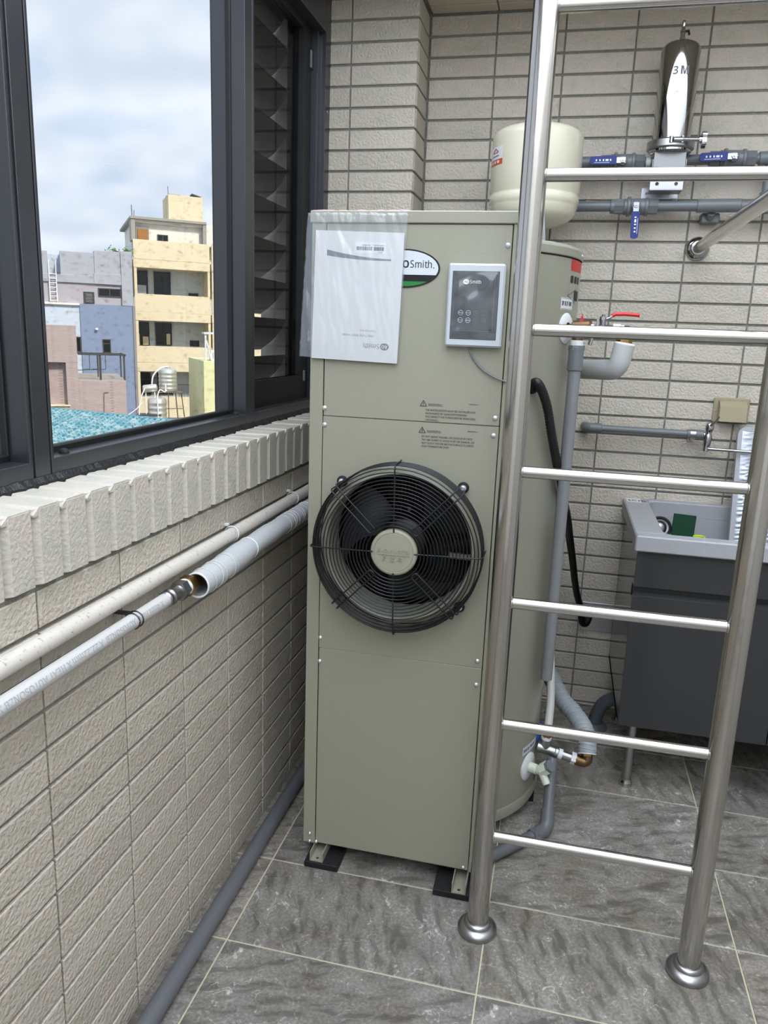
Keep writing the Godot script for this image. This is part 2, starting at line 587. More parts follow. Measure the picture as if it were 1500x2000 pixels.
	for row in 16:
		for c in 5:
			var g := 0.90 + 0.10 * fposmod(sin(row * 12.9 + c * 78.2) * 43758.5, 1.0)
			im.fill_rect(Rect2i((c * 26 + (row % 2) * 13) % 128, row * 8 + 1, 24, 7), Color(g, g * 0.985, g * 0.98))
	im.generate_mipmaps()
	brick.albedo_texture = ImageTexture.create_from_image(im)
	tri_world(brick, 1.3)
	mat("town_glass", Color(0.07, 0.085, 0.095), 0.15)
	mat("town_frame", Color(0.27, 0.26, 0.25), 0.6)
	mat("town_rust", Color(0.64, 0.45, 0.25), 0.8)
	mat("town_concrete", Color(0.62, 0.61, 0.58), 0.9)
	mat("town_steel", Color(0.25, 0.26, 0.27), 0.6)
	mat("town_tank", Color(0.86, 0.86, 0.84), 0.3, 0.75)
	mat("town_white_steel", Color(0.92, 0.93, 0.92), 0.5)
	mat("town_copper", Color(0.45, 0.40, 0.35), 0.6)
	var teal := mat("town_teal", Color(1, 1, 1), 0.6)
	teal.albedo_texture = ntex(512, 0.035, 91, 5, [[0.0, Color(0.18, 0.43, 0.52)], [0.38, Color(0.27, 0.53, 0.60)], [0.50, Color(0.38, 0.61, 0.66)], [0.58, Color(0.62, 0.74, 0.76)], [1.0, Color(0.80, 0.82, 0.81)]])
	teal.uv1_scale = Vector3(0.5, 0.10, 1)
	mat("teal_trim", Color(0.36, 0.58, 0.65), 0.55)
	mat("town_leaf", Color(0.30, 0.50, 0.16), 0.8).backlight_enabled = true
	M["town_leaf"].backlight = Color(0.2, 0.3, 0.1)
	mat("town_ground", Color(0.45, 0.45, 0.44), 0.95)


func _ready() -> void:
	# ---- camera
	var cam := Camera3D.new()
	cam.name = "camera"
	cam.keep_aspect = Camera3D.KEEP_HEIGHT
	cam.fov = rad_to_deg(2.0 * atan(1000.0 / 1496.4))
	cam.near = 0.05
	cam.far = 400.0
	add_child(cam)
	cam.position = Vector3(0.7836, 1.4394, 2.9839)
	cam.rotation = Vector3(-0.2284, 0.2226, 0.0379)
	cam.current = true
	# ---- sky: bright broken cloud, a veiled sun high on the right behind the camera
	var pano := PanoramaSkyMaterial.new()
	pano.panorama = ImageTexture.create_from_image(sky_image())
	var sky := Sky.new()
	sky.sky_material = pano
	var env := Environment.new()
	env.background_mode = Environment.BG_SKY
	env.sky = sky
	env.background_energy_multiplier = 2.2
	env.tonemap_mode = Environment.TONE_MAPPER_LINEAR
	env.tonemap_exposure = 3.7
	env.sdfgi_enabled = true
	env.ssao_enabled = true
	env.ssil_enabled = true
	var we := WorldEnvironment.new()
	we.name = "world_environment"
	we.environment = env
	add_child(we)
	var sun := DirectionalLight3D.new()
	sun.name = "sun"
	sun.light_energy = 2.2
	sun.light_color = Color(1.0, 0.97, 0.92)
	sun.light_angular_distance = 6.0
	sun.shadow_enabled = true
	sun.sky_mode = DirectionalLight3D.SKY_MODE_LIGHT_ONLY
	add_child(sun)
	sun.look_at_from_position(Vector3(0.62, 0.68, 0.39) * 50.0, Vector3.ZERO)
	rng.seed = 20
	make_materials()
	# ---- the balcony
	build_floor()
	build_wall_left()
	build_wall_back()
	build_ceiling()
	build_other_walls()
	build_windows()
	# ---- things in it
	build_heater()
	build_heater_pads()
	build_manual()
	build_control_panel()
	build_ladder()
	build_expansion_tank()
	build_filter()
	build_upper_pipes()
	build_hot_outlet()
	build_cold_inlet()
	build_floor_pipes()
	build_conduit()
	build_wall_pipes()
	build_sink()
	build_tap()
	build_outlet()
	# ---- the town outside the window
	build_town()

# ------------------------------------------------------------------ tiles
var plates := {}
# a tile lying in x,y with its face toward +z, back at z = 0
func plate(w: float, h: float, t: float, e: float, crosswise := false) -> ArrayMesh:
	var key := "%.4f %.4f %.4f %.4f %s" % [w, h, t, e, crosswise]
	if plates.has(key):
		return plates[key]
	var b := MB.new()
	var f := [V(-w / 2 + e, -h / 2 + e, t), V(w / 2 - e, -h / 2 + e, t), V(w / 2 - e, h / 2 - e, t), V(-w / 2 + e, h / 2 - e, t)]
	var g := [V(-w / 2, -h / 2, t - e), V(w / 2, -h / 2, t - e), V(w / 2, h / 2, t - e), V(-w / 2, h / 2, t - e)]
	var k := [V(-w / 2, -h / 2, 0), V(w / 2, -h / 2, 0), V(w / 2, h / 2, 0), V(-w / 2, h / 2, 0)]
	b.quad(f[0], f[1], f[2], f[3], V(0, 0, 1))
	for i in 4:
		var j := (i + 1) % 4
		var o: Vector3 = (g[i] + g[j]) * 0.5 - V(0, 0, t)
		b.quad(f[i], f[j], g[j], g[i], o.normalized() + V(0, 0, 1))
		b.quad(g[i], g[j], k[j], k[i], o)
	b.uv.clear()
	for p in b.v:
		b.uv.append(Vector2(p.y, p.x) if crosswise else Vector2(p.x, -p.y))
	plates[key] = b.done()
	return plates[key]

func tile(called: String, parent: Node3D, c: Vector3, w: float, h: float, bas: Basis, mats: String, count: int, t := 0.0062, e := 0.0018) -> void:
	if w < 0.006 or h < 0.006:
		return
	var o := MeshInstance3D.new()
	o.mesh = plate(w, h, t, e, called == "floor_tile" and rng.randf() < 0.5)
	o.material_override = M[mats + str(rng.randi() % count)]
	var k: int = parent.get_meta("n", 0)
	o.name = called if k == 0 else "%s_%03d" % [called, k]
	parent.set_meta("n", k + 1)
	parent.add_child(o)
	o.transform = Transform3D(bas, c)

const PX := 0.235
const PY := 0.0683
const GX := 0.0052
const GY := 0.0082

# rows of glazed wall tiles: a0..a1 along the wall, y0..y1, joints at ja + k * PX and jy + k * PY
func tile_field(parent: Node3D, called: String, a0: float, a1: float, y0: float, y1: float, ja: float, jy: float, py: float, put: Callable) -> void:
	var k0 := floori((a0 - ja) / PX)
	var k1 := ceili((a1 - ja) / PX)
	var r0 := floori((y0 - jy) / py)
	var r1 := ceili((y1 - jy) / py)
	for r in range(r0, r1):
		for k in range(k0, k1):
			var p := maxf(a0, ja + k * PX + GX / 2)
			var q := minf(a1, ja + (k + 1) * PX - GX / 2)
			var s := maxf(y0, jy + r * py + GY / 2)
			var u := minf(y1, jy + (r + 1) * py - GY / 2)
			if q - p > 0.008 and u - s > 0.008:
				put.call((p + q) / 2, (s + u) / 2, q - p, u - s)

func build_floor() -> void:
	var f := structure("floor", "grey slate-look floor tiles with pale grout across the balcony", "floor")
	part("grout_bed", MB.new().bb(V(-0.2, -0.15, -0.2), V(2.4, -0.0016, 5.2)), M.floor_grout, f, Vector3.ZERO)
	var up := Basis(Vector3.RIGHT, -PI / 2)
	for i in range(-1, 4):
		for j in range(-5, 13):
			var x0 := maxf(0.0, 0.1049 + 0.604 * i + 0.002)
			var x1 := minf(2.3, 0.1049 + 0.604 * (i + 1) - 0.002)
			var z0 := maxf(0.0, 1.2274 + 0.302 * j + 0.002)
			var z1 := minf(5.0, 1.2274 + 0.302 * (j + 1) - 0.002)
			if z1 - z0 > 0.01:
				var b := up if rng.randf() < 0.5 else Basis(Vector3.UP, PI) * up
				tile("floor_tile", f, V((x0 + x1) / 2, -0.01, (z0 + z1) / 2), x1 - x0, z1 - z0, b, "slate_", 6, 0.01, 0.0012)

func build_wall_left() -> void:
	var w := structure("wall_left", "low balcony wall of beige relief tiles with a soldier course under the window", "wall")
	part("grout_backing", MB.new().bb(V(-0.22, -0.1, -0.2), V(-0.0036, 1.03, 5.2)), M.grout, w)
	part("coping_backing", MB.new().bb(V(-0.22, 1.0, 0.0), V(-0.001, 1.147, 5.2)), M.grout, w)
	part("lintel", MB.new().bb(V(-0.22, 2.62, -0.2), V(-0.05, 2.75, 5.2)), M.plaster, w)
	var bas := Basis(Vector3.UP, PI / 2)
	tile_field(w, "wall_tile", 0.0, 3.19, 0.0, 1.0285, 1.9884 - 20 * PX, 0.8183 - 20 * 0.0695, 0.0695, func(a, y, s, h): tile("wall_tile", w, V(-0.0036, y, a), s, h, bas, "glazed_tile_", 5))
	var rest := MB.new()
	tile_field(w, "wall_tile", 3.195, 5.0, 0.0, 1.0285, 1.9884 - 20 * PX, 0.8183 - 20 * 0.0695, 0.0695, func(a, y, s, h): rest.box(V(-0.0015, y, a), V(0.008, h, s), 0.002))
	part("wall_tile_field", rest, M.glazed_tile_0, w).set_meta("kind", "stuff")
	# soldier course: each coping tile wraps the edge, with a smooth bevelled strip on its near side
	var tmeshes := []
	for vv in 3:
		var m := MB.new()
		var hh := 0.0618
		var up := 0.0105 + 0.0008 * vv
		var front := PackedVector2Array([Vector2(0.0, -0.015), Vector2(0.0, up), Vector2(hh - 0.0135, up), Vector2(hh - 0.001, up - 0.0105), Vector2(hh, up - 0.0115), Vector2(hh, -0.015)])
		# plan (z, x) pushed up: local x of the prism = world z, local y = world x, local z = world -y... written out as a basis
		m.prism(front, 0.0, 0.121, Transform3D(Basis(V(0, 0, 1), V(1, 0, 0), V(0, 1, 0)), V(0, 1.0355, 0)))
		var topp := PackedVector2Array([Vector2(0.0, -0.008), Vector2(0.0, up - 0.006), Vector2(hh - 0.0135, up - 0.006), Vector2(hh - 0.001, -0.004), Vector2(hh, -0.005), Vector2(hh, -0.008)])
		m.prism(topp, -0.101, up - 0.0008, Transform3D(Basis(V(0, 0, 1), V(0, 1, 0), V(1, 0, 0)), V(0, 1.1535, 0)))
		tmeshes.append(m.done())
	var z := 2.0021 - 0.0685 * 29
	var k := 0
	while z < 4.9:
		if z > 0.12:
			part("coping_tile", tmeshes[rng.randi() % 3], M.coping_tile, w, V(0.0, rng.randf_range(-0.001, 0.001), z))
		z += 0.0685
		k += 1

func build_wall_back() -> void:
	var w := structure("wall_back", "back wall of beige relief tiles with dark grout lines behind the heater and sink", "wall")
	part("grout_backing", MB.new().bb(V(-0.3, -0.1, -0.22), V(2.4, 2.75, -0.0036)), M.grout, w)
	tile_field(w, "wall_tile", 0.213, 2.090, 0.0, 2.5375, 0.4476 - 2 * PX, 2.5398 - 40 * PY, PY, func(a, y, s, h): tile("wall_tile", w, V(a, y, -0.0036), s, h, Basis.IDENTITY, "glazed_tile_", 5))
	var rest := MB.new()
	tile_field(w, "wall_tile", 2.095, 2.3, 0.0, 2.5375, 0.4476 - 2 * PX, 2.5398 - 40 * PY, PY, func(a, y, s, h): rest.box(V(a, y, -0.0015), V(s, h, 0.008), 0.002))
	part("wall_tile_field", rest, M.glazed_tile_0, w).set_meta("kind", "stuff")
	var c := structure("wall_corner", "narrow projecting corner pier of beige tiles beside the louvred window", "wall")
	part("grout_backing", MB.new().bb(V(-0.22, 0.0, -0.01), V(0.2025, 2.75, 0.1764)), M.grout, c)
	tile_field(c, "wall_tile", -0.118, 0.2065, 1.16, 2.75, 0.2085 - 2 * PX, 2.5398 - 40 * PY, PY, func(a, y, s, h): tile("wall_tile", c, V(a, y, 0.1764), s, h, Basis.IDENTITY, "glazed_tile_", 5))
	var bas := Basis(Vector3.UP, PI / 2)
	tile_field(c, "wall_tile", 0.004, 0.1725, 0.0, 2.5375, -0.0625, 2.5398 - 40 * PY, PY, func(a, y, s, h): tile("wall_tile", c, V(0.2025, y, a), s, h, bas, "glazed_tile_", 5, 0.006))

func build_ceiling() -> void:
	var c := structure("ceiling", "tiled soffit above the back wall", "ceiling")
	part("slab", MB.new().bb(V(-0.22, 2.548, -0.2), V(2.4, 2.75, 0.62)), M.grout, c)
	var down := Basis(Vector3.RIGHT, PI / 2)
	tile_field(c, "soffit_tile", 0.213, 2.3, 0.004, 0.62, 0.451 - 2 * PX, 0.0715 - PY, PY, func(a, y, s, h): tile("soffit_tile", c, V(a, 2.548, y), s, h, down, "soffit_tile_", 1))

func build_other_walls() -> void:
	var r := structure("wall_right", "plain plastered house wall on the right of the balcony, raised and lightened to steer the light", "wall")
	part("plaster_face", MB.new().bb(V(2.3, -0.1, -0.2), V(2.5, 2.5, 5.2)), M.dark_plaster, r)  # tone kept light to bounce onto the left wall
	part("sun_block_face", MB.new().bb(V(2.3, 2.5, -0.2), V(2.5, 5.2, 5.2)), M.plaster, r)  # unseen upper part, added to block the sun and bounce sky light
	var f := structure("wall_front", "unseen plastered wall behind the viewer, raised to dim the light on the heater front", "wall")
	part("plaster_face", MB.new().bb(V(-0.22, -0.1, 4.7), V(2.5, 2.8, 4.9)), M.plaster, f)  # unseen; height set to keep low light off the heater front

# ------------------------------------------------------------------ windows
func build_windows() -> void:
	var fr: Material = M.frame_paint
	var w := structure("window_1", "dark grey aluminium window with a clear view over rooftops", "window")
	var y0 := 1.166
	var y1 := 2.62
	var XO := -0.197
	var XI := -0.10
	# mullion on the near side, with grooves down its face
	part("mullion", MB.new().bb(V(XO, y0, 1.788), V(XI - 0.004, y1, 1.851), 0.001).bb(V(XI - 0.006, y0, 1.787), V(XI, y1, 1.7945), 0.001).bb(V(XI - 0.006, y0, 1.798), V(XI, y1, 1.838), 0.001).bb(V(XI - 0.006, y0, 1.845), V(XI, y1, 1.852), 0.001), fr, w)
	part("mullion", MB.new().bb(V(XO, y0, 0.859), V(XI, y1, 0.8725), 0.0012).bb(V(XO, y0, 0.873), V(XI, y1, 0.923), 0.0012), fr, w)
	part("sill_rail", MB.new().bb(V(-0.142, y0, 0.923), V(XI, 1.2, 1.787), 0.0012).bb(V(XO, y0, 0.923), V(-0.15, 1.203, 1.787), 0.0012), fr, w)
	part("head_rail", MB.new().bb(V(XO, 2.42, 0.923), V(XI, y1, 1.787), 0.0012), fr, w)
	part("gasket", MB.new().bb(V(-0.153, 1.196, 0.923), V(-0.139, 1.213, 1.787), 0.003).bb(V(-0.153, 1.2, 0.921), V(-0.139, 2.43, 0.929), 0.002).bb(V(-0.153, 1.2, 1.781), V(-0.139, 2.43, 1.789), 0.002).bb(V(-0.153, 2.412, 0.923), V(-0.139, 2.43, 1.787), 0.002), M.gasket, w)
	part("window_pane", MB.new().bb(V(-0.1955, 1.1995, 0.922), V(-0.1925, 2.425, 1.788)), M.dimming_glass, w)
	for s in [[-0.117, 1.735], [-0.117, 0.955]]:
		part("rubber_stopper", MB.new().lathe(V(s[0], 1.1995, s[1]), Vector3.UP, [Vector2(0.0095, 0), Vector2(0.0095, 0.003), Vector2(0.008, 0.007), Vector2(0.004, 0.0095), Vector2(0, 0.0102)], 20), M.black_rubber, w)
	# the bead of black sealant between frame and coping, with a ragged edge
	var nz := noise(9.0, 5, 3)
	var bead := MB.new()
	var step := 0.012
	var zz := 0.16
	while zz < 4.9:
		var e := []
		for k in 2:
			var q := zz + step * k
			e.append(0.006 * nz.get_noise_1d(q * 6.0) + 0.003 * nz.get_noise_1d(q * 31.0))
		var a := [V(XI - 0.03, 1.168, zz), V(XI + 0.002, 1.1725 + e[0] * 0.3, zz), V(XI + 0.011 + e[0], 1.1635, zz), V(XI + 0.013 + e[0], 1.150, zz)]
		var b := [V(XI - 0.03, 1.168, zz + step), V(XI + 0.002, 1.1725 + e[1] * 0.3, zz + step), V(XI + 0.011 + e[1], 1.1635, zz + step), V(XI + 0.013 + e[1], 1.150, zz + step)]
		for k in 3:
			bead.quad(a[k], a[k + 1], b[k + 1], b[k], V(1, 1, 0))
		zz += step
	part("sealant_bead", bead, M.silicone, w)
	# the next window toward the viewer, cut by the frame of the photograph
	var w3 := structure("window_3", "dark grey window frame at the left edge, nearest the viewer", "window")
	part("mullion", MB.new().bb(V(XO, y0, 3.40), V(XI, y1, 3.465), 0.0012), fr, w3)
	part("sill_rail", MB.new().bb(V(-0.142, y0, 1.852), V(XI, 1.2, 3.40), 0.0012).bb(V(XO, y0, 1.852), V(-0.15, 1.203, 3.40), 0.0012), fr, w3)
	part("head_rail", MB.new().bb(V(XO, 2.42, 1.852), V(XI, y1, 3.40), 0.0012), fr, w3)
	part("gasket", MB.new().bb(V(-0.153, 1.196, 1.852), V(-0.139, 1.213, 3.4), 0.003).bb(V(-0.153, 1.2, 1.850), V(-0.139, 2.43, 1.858), 0.002), M.gasket, w3)
	part("window_pane", MB.new().bb(V(-0.1955, 1.1995, 1.852), V(-0.1925, 2.425, 3.40)), M.dimming_glass, w3)
	var w4 := structure("window_4", "dark grey window frame behind the viewer", "window")
	part("sill_rail", MB.new().bb(V(XO, y0, 3.465), V(XI, 1.2, 5.0), 0.0012), fr, w4)
	part("head_rail", MB.new().bb(V(XO, 2.42, 3.465), V(XI, y1, 5.0), 0.0012), fr, w4)
	part("window_pane", MB.new().bb(V(-0.1475, 1.2, 3.465), V(-0.1445, 2.425, 5.0)), M.dimming_glass, w4)
	# the louvred window by the corner
	var l := structure("window_2", "narrow dark window with slanted louvre blades behind added dimming glass", "window")
	part("jamb", MB.new().bb(V(XO, y0, 0.18), V(XI, y1, 0.235), 0.0012).bb(V(XO, y0, 0.235), V(-0.12, y1, 0.262), 0.0012), fr, l)
	part("sill_rail", MB.new().bb(V(XO, y0, 0.235), V(XI, 1.2, 0.859), 0.0012), fr, l)
	part("head_rail", MB.new().bb(V(XO, 2.42, 0.235), V(XI, y1, 0.859), 0.0012), fr, l)
	part("sash_frame", MB.new().bb(V(-0.178, 1.2, 0.262), V(-0.142, 1.283, 0.859), 0.001).bb(V(-0.178, 1.283, 0.262), V(-0.142, 2.42, 0.332), 0.001).bb(V(-0.178, 1.283, 0.795), V(-0.142, 2.42, 0.859), 0.001).bb(V(-0.178, 2.40, 0.332), V(-0.142, 2.42, 0.795), 0.001), M.gasket, l)  # sash coloured near-black: the shade on this frame is put into its colour
	part("latch", MB.new().bb(V(-0.142, 2.30, 0.268), V(-0.136, 2.355, 0.282), 0.002), M.grey_plastic, l)
	part("latch", MB.new().bb(V(-0.142, 1.262, 0.30), V(-0.136, 1.30, 0.315), 0.002), M.grey_plastic, l)
	part("screw", MB.new().lathe(V(-0.1, 2.182, 0.208), Vector3.RIGHT, [Vector2(0.006, 0), Vector2(0.005, 0.002), Vector2(0, 0.003)], 12), M.zinc, l)
	part("window_pane", MB.new().bb(V(-0.1655, 1.283, 0.332), V(-0.1630, 2.40, 0.795)), M.dimming_glass, l)
	part("side_plate", MB.new().bb(V(-0.29, 1.166, 0.17), V(-0.197, 2.46, 0.345), 0.001), M.louver_blade, l)
	for k in 10:
		var y := 1.302 + 0.1225 * k
		# blade: curved section, higher at its inner edge, with one clipped end corner
		var bl := MB.new()
		var seg := 6
		var pr := []
		for s in seg + 1:
			var t := float(s) / seg
			pr.append(Vector2(-0.193 - 0.088 * t, 0.052 - 0.104 * t - 0.012 * sin(PI * t)))
		for s in seg:
			var ends := []
			for q in 2:
				var t := float(s + q) / seg
				ends.append(0.346 + 0.026 * clampf((t - 0.42) / 0.42, 0.0, 1.0))
			for side in [0.0, -0.004]:
				bl.quad(V(pr[s].x, y + pr[s].y + side, ends[0]), V(pr[s + 1].x, y + pr[s + 1].y + side, ends[1]), V(pr[s + 1].x, y + pr[s + 1].y + side, 0.70), V(pr[s].x, y + pr[s].y + side, 0.70), V(0, 1 if side == 0.0 else -1, 0))
		for s in [0, seg]:
			bl.quad(V(pr[s].x, y + pr[s].y, 0.43), V(pr[s].x, y + pr[s].y, 0.70), V(pr[s].x, y + pr[s].y - 0.004, 0.70), V(pr[s].x, y + pr[s].y - 0.004, 0.43), V(1 if s == 0 else -1, 0, 0))
		part("louvre_blade", bl, M.louver_blade, l)

# moves a thing's origin to its base without moving its parts
func rebase(o: Node3D, p: Vector3) -> void:
	o.position = p
	for c in o.get_children():
		if c is Node3D:
			c.position -= p

func screw(parent: Node3D, p: Vector3, dir: Vector3, r := 0.0055, material := "screw_zinc") -> void:
	var b := MB.new()
	b.lathe(p - dir * 0.001, dir, [Vector2(r * 1.15, 0), Vector2(r * 1.15, 0.0014), Vector2(r * 0.95, 0.0024), Vector2(r * 0.6, 0.0040), Vector2(r * 0.34, 0.0046), Vector2(r * 0.34, 0.0046), Vector2(r * 0.3, 0.0026), Vector2(0, 0.0026)], 14)
	part("screw", b, M[material], parent)

func ellipse(cx: float, cy: float, a: float, b: float, n := 48, t0 := 0.0, t1 := TAU) -> PackedVector2Array:
	var p := PackedVector2Array()
	for i in n:
		var t := t0 + (t1 - t0) * i / (n if is_equal_approx(t1 - t0, TAU) else n - 1)
		p.append(Vector2(cx + a * cos(t), cy + b * sin(t)))
	return p

# the maker's mark: a disc with "AO" beside the name, as on the panel and the booklet
func maker_mark(parent: Node3D, c: Vector3, h: float, ink: String, paper: String, bas := Basis.IDENTITY) -> void:
	part("logo_disc", MB.new().prism(ellipse(0, 0, h * 0.98, h * 0.78, 32), 0.0, 0.0003), M[ink], parent, c, bas)
	text("logo_letters", "AO", h * 0.72, M[paper], parent, c + bas * V(-h * 0.68, 0, 0.0005), bas, true)
	text("logo_name", "Smith", h * 1.05, M[ink], parent, c + bas * V(h * 1.12, 0, 0.0002), bas)
	part("logo_dot", MB.new().prism(ellipse(0, 0, h * 0.08, h * 0.08, 10), 0.0, 0.0003), M[ink], parent, c + bas * V(h * 4.35, -h * 0.4, 0), bas)

const FZ := 1.19
const FC := Vector2(0.4235, 0.935)

func build_heater() -> void:
	var t := thing("water_heater", "tall olive-grey heat pump water heater with a black fan guard, its round tank behind", "water heater")
	var P: Material = M.heater_paint
	var x0 := 0.181
	var x1 := 0.679
	var yb := 0.046
	# cabinet: sheet-metal walls round a dark inside
	var sh := MB.new()
	sh.bb(V(x0, yb, 0.80), V(x0 + 0.004, 1.684, FZ - 0.002), 0.001).bb(V(x1 - 0.004, yb, 0.80), V(x1, 1.684, FZ - 0.002), 0.001)
	sh.bb(V(x0, yb, FZ - 0.004), V(0.2145, 1.684, FZ), 0.0012).bb(V(0.6455, yb, FZ - 0.004), V(x1, 1.684, FZ), 0.0012)
	sh.bb(V(x0 + 0.004, yb, 0.80), V(x1 - 0.004, yb + 0.012, FZ - 0.006))
	part("cabinet", sh, P, t)
	var cap := part("top_cap", MB.new().bb(V(x0 - 0.004, 1.684, 0.80), V(x1 + 0.004, 1.711, FZ + 0.004), 0.002), P, t)
	cap.set_meta("label", "olive-grey top cap with a turned-down lip")
	part("upper_panel", MB.new().bb(V(0.2165, 1.2397, FZ - 0.012), V(0.6435, 1.683, FZ - 0.0005), 0.0015), P, t)
	part("middle_panel", MB.new().holed(0.2165, 0.6335, 0.6435, 1.2387, FC, 0.178, FZ - 0.0005, 0.010), P, t)
	part("lower_panel", MB.new().bb(V(0.2165, yb + 0.004, FZ - 0.012), V(0.6435, 0.6325, FZ - 0.0005), 0.0015), P, t)
	part("inner_box", MB.new().bb(V(x0 + 0.01, 0.62, 1.043), V(x1 - 0.01, 1.25, 1.048)).bb(V(x0 + 0.01, 0.62, 0.99), V(x0 + 0.02, 1.25, FZ - 0.014)).bb(V(x1 - 0.02, 0.62, 0.99), V(x1 - 0.01, 1.25, FZ - 0.014)).bb(V(x0 + 0.01, 1.23, 0.99), V(x1 - 0.01, 1.25, FZ - 0.014)).bb(V(x0 + 0.01, 0.62, 0.99), V(x1 - 0.01, 0.64, FZ - 0.014)), M.shade_black, t)  # black lining stands in for the shade behind the fan
	# things seen dimly through the fan: a finned coil and a bright bracket
	var coil := MB.new()
	for k in 40:
		coil.bb(V(0.25 + k * 0.009, 0.70, 1.049), V(0.2515 + k * 0.009, 1.18, 1.060))
	part("coil_fins", coil, M.fin_metal, t)
	part("motor_bracket", MB.new().bb(V(0.525, 0.874, 1.064), V(0.615, 0.892, 1.072), 0.002), M.zinc, t)
	part("motor_bracket", MB.new().bb(V(0.412, 0.985, 1.064), V(0.424, 1.005, 1.072), 0.002), M.zinc, t)
	part("fan_motor", MB.new().cyl(V(FC.x, FC.y, 1.05), V(FC.x, FC.y, 1.09), 0.058, 32, 0.006), M.black_plastic, t)
	# orifice ring
	part("fan_shroud", MB.new().lathe(V(FC.x, FC.y, 0), Vector3.BACK, [Vector2(0.196, FZ - 0.001), Vector2(0.190, FZ + 0.004), Vector2(0.187, FZ + 0.02), Vector2(0.1855, FZ + 0.040), Vector2(0.1825, FZ + 0.0425), Vector2(0.1795, FZ + 0.040), Vector2(0.1775, FZ + 0.02), Vector2(0.176, FZ - 0.03), Vector2(0.178, FZ - 0.06)], 72), M.tank_paint, t)
	# five swept blades round a hub
	part("fan_hub", MB.new().lathe(V(FC.x, FC.y, 1.085), Vector3.BACK, [Vector2(0.06, 0), Vector2(0.06, 0.06), Vector2(0.05, 0.072), Vector2(0, 0.072)], 32), M.black_plastic, t)
	for k in 3:
		var bl := MB.new()
		var a0 := deg_to_rad(150.0 + 120.0 * k)
		var nr := 8
		var na := 10
		for side in 2:
			for i in nr:
				for j in na:
					var q := []
					for st in [[i, j], [i + 1, j], [i + 1, j + 1], [i, j + 1]]:
						var u: float = float(st[0]) / nr
						var w: float = float(st[1]) / na
						var r := lerpf(0.055, 0.168, u)
						var sweep := 0.35 * u * u
						var span := lerpf(0.75, 1.25, u)
						var an := a0 + sweep + span * (w - 0.5)
						var zz := 1.125 + lerpf(0.045, 0.035, u) * (w - 0.5) * 1.6 - 0.004 * sin(PI * w) - (0.0025 if side == 1 else 0.0)
						q.append(V(FC.x + r * cos(an), FC.y + r * sin(an), zz))
					bl.quad(q[0], q[1], q[2], q[3], V(0, 0, 1 if side == 0 else -1))
		part("fan_blade", bl, M.fan_blade, t)
	# guard of black wire rings
	var g := Node3D.new()
	g.name = "fan_guard"
	t.add_child(g)
	g.set_meta("label", "black wire fan guard")
	var zf := 1.272
	var c3 := V(FC.x, FC.y, 0)
	for k in 17:
		var r := 0.066 + 0.0084 * k
		var zz := zf + 0.006 * (1.0 - pow(r / 0.206, 2.0)) - (0.004 if k == 16 else 0.0)
		part("guard_ring", MB.new().torus(c3 + V(0, 0, zz), Vector3.BACK, r, 0.0015, 64, 5), M.black_paint, g)
	for k in 7:
		part("guard_ring", MB.new().torus(c3 + V(0, 0, 1.201 + 0.0092 * k), Vector3.BACK, 0.2065 - (0.002 if k == 0 else 0.0), 0.0017, 72, 5), M.black_paint, g)
	for k in 8:
		var an := deg_to_rad(45.0 * k + 1.5)
		var d := V(cos(an), sin(an), 0)
		var s := V(-d.y, d.x, 0)
		if k % 2 == 0:
			part("guard_spoke", MB.new().tube(bend([c3 + d * 0.05 + V(0, 0, zf + 0.004), c3 + d * 0.203 + V(0, 0, zf + 0.001), c3 + d * 0.210 + V(0, 0, zf - 0.006), c3 + d * 0.2105 + V(0, 0, 1.2)], 0.006, 4), 0.0019, 7), M.black_paint, g)
		else:
			var loop := []
			for e in [[-1, 0.211, 1.2], [-1, 0.2115, zf - 0.004], [-1, 0.204, zf + 0.0035], [-1, 0.07, zf + 0.0075], [1, 0.07, zf + 0.0075], [1, 0.204, zf + 0.0035], [1, 0.2115, zf - 0.004], [1, 0.211, 1.2]]:
				loop.append(c3 + d * e[1] + s * (0.0085 * e[0]) + V(0, 0, e[2]))
			part("guard_spoke", MB.new().tube(bend(loop, 0.007, 4), 0.0019, 7), M.black_paint, g)
			var f := c3 + d * 0.2125 + V(0, 0, FZ)
			part("guard_foot", MB.new().lathe(f, Vector3.BACK, [Vector2(0.0135, 0), Vector2(0.0135, 0.004), Vector2(0.011, 0.007), Vector2(0.0, 0.007)], 22).tube([f + d * -0.002 + s * 0.0085 + V(0, 0, 0.009), f - d * 0.006 + s * 0.0085 + V(0, 0, 0.014)], 0.0019, 6).torus(f + V(0, 0, 0.008), Vector3.BACK, 0.0095, 0.002, 24, 6), M.black_rubber, g)
			part("foot_bolt", MB.new().lathe(f + V(0, 0, 0.007), Vector3.BACK, [Vector2(0.0085, 0), Vector2(0.0085, 0.0015), Vector2(0.006, 0.0015), Vector2(0.0055, 0.005), Vector2(0.003, 0.0062), Vector2(0.003, 0.0062), Vector2(0.0028, 0.004), Vector2(0, 0.004)], 20), M.screw_zinc, g)
	# hub cap with raised lettering
	var hc := part("hub_cap", MB.new().lathe(V(FC.x, FC.y, 1.268), Vector3.BACK, [Vector2(0.057, -0.004), Vector2(0.057, 0.003), Vector2(0.0555, 0.0065), Vector2(0.052, 0.008), Vector2(0.0485, 0.0082), Vector2(0.0485, 0.0082), Vector2(0.0475, 0.0072), Vector2(0.0465, 0.0082), Vector2(0.0465, 0.0082), Vector2(0, 0.0088)], 56), P, t)
	hc.set_meta("label", "round hub cap with raised lettering")
	text("hub_lettering", "A.O.SMITH", 0.0092, P, hc, V(FC.x, FC.y + 0.0045, 1.2775), Basis.from_scale(V(1.22, 1, 4)), true, HORIZONTAL_ALIGNMENT_CENTER)
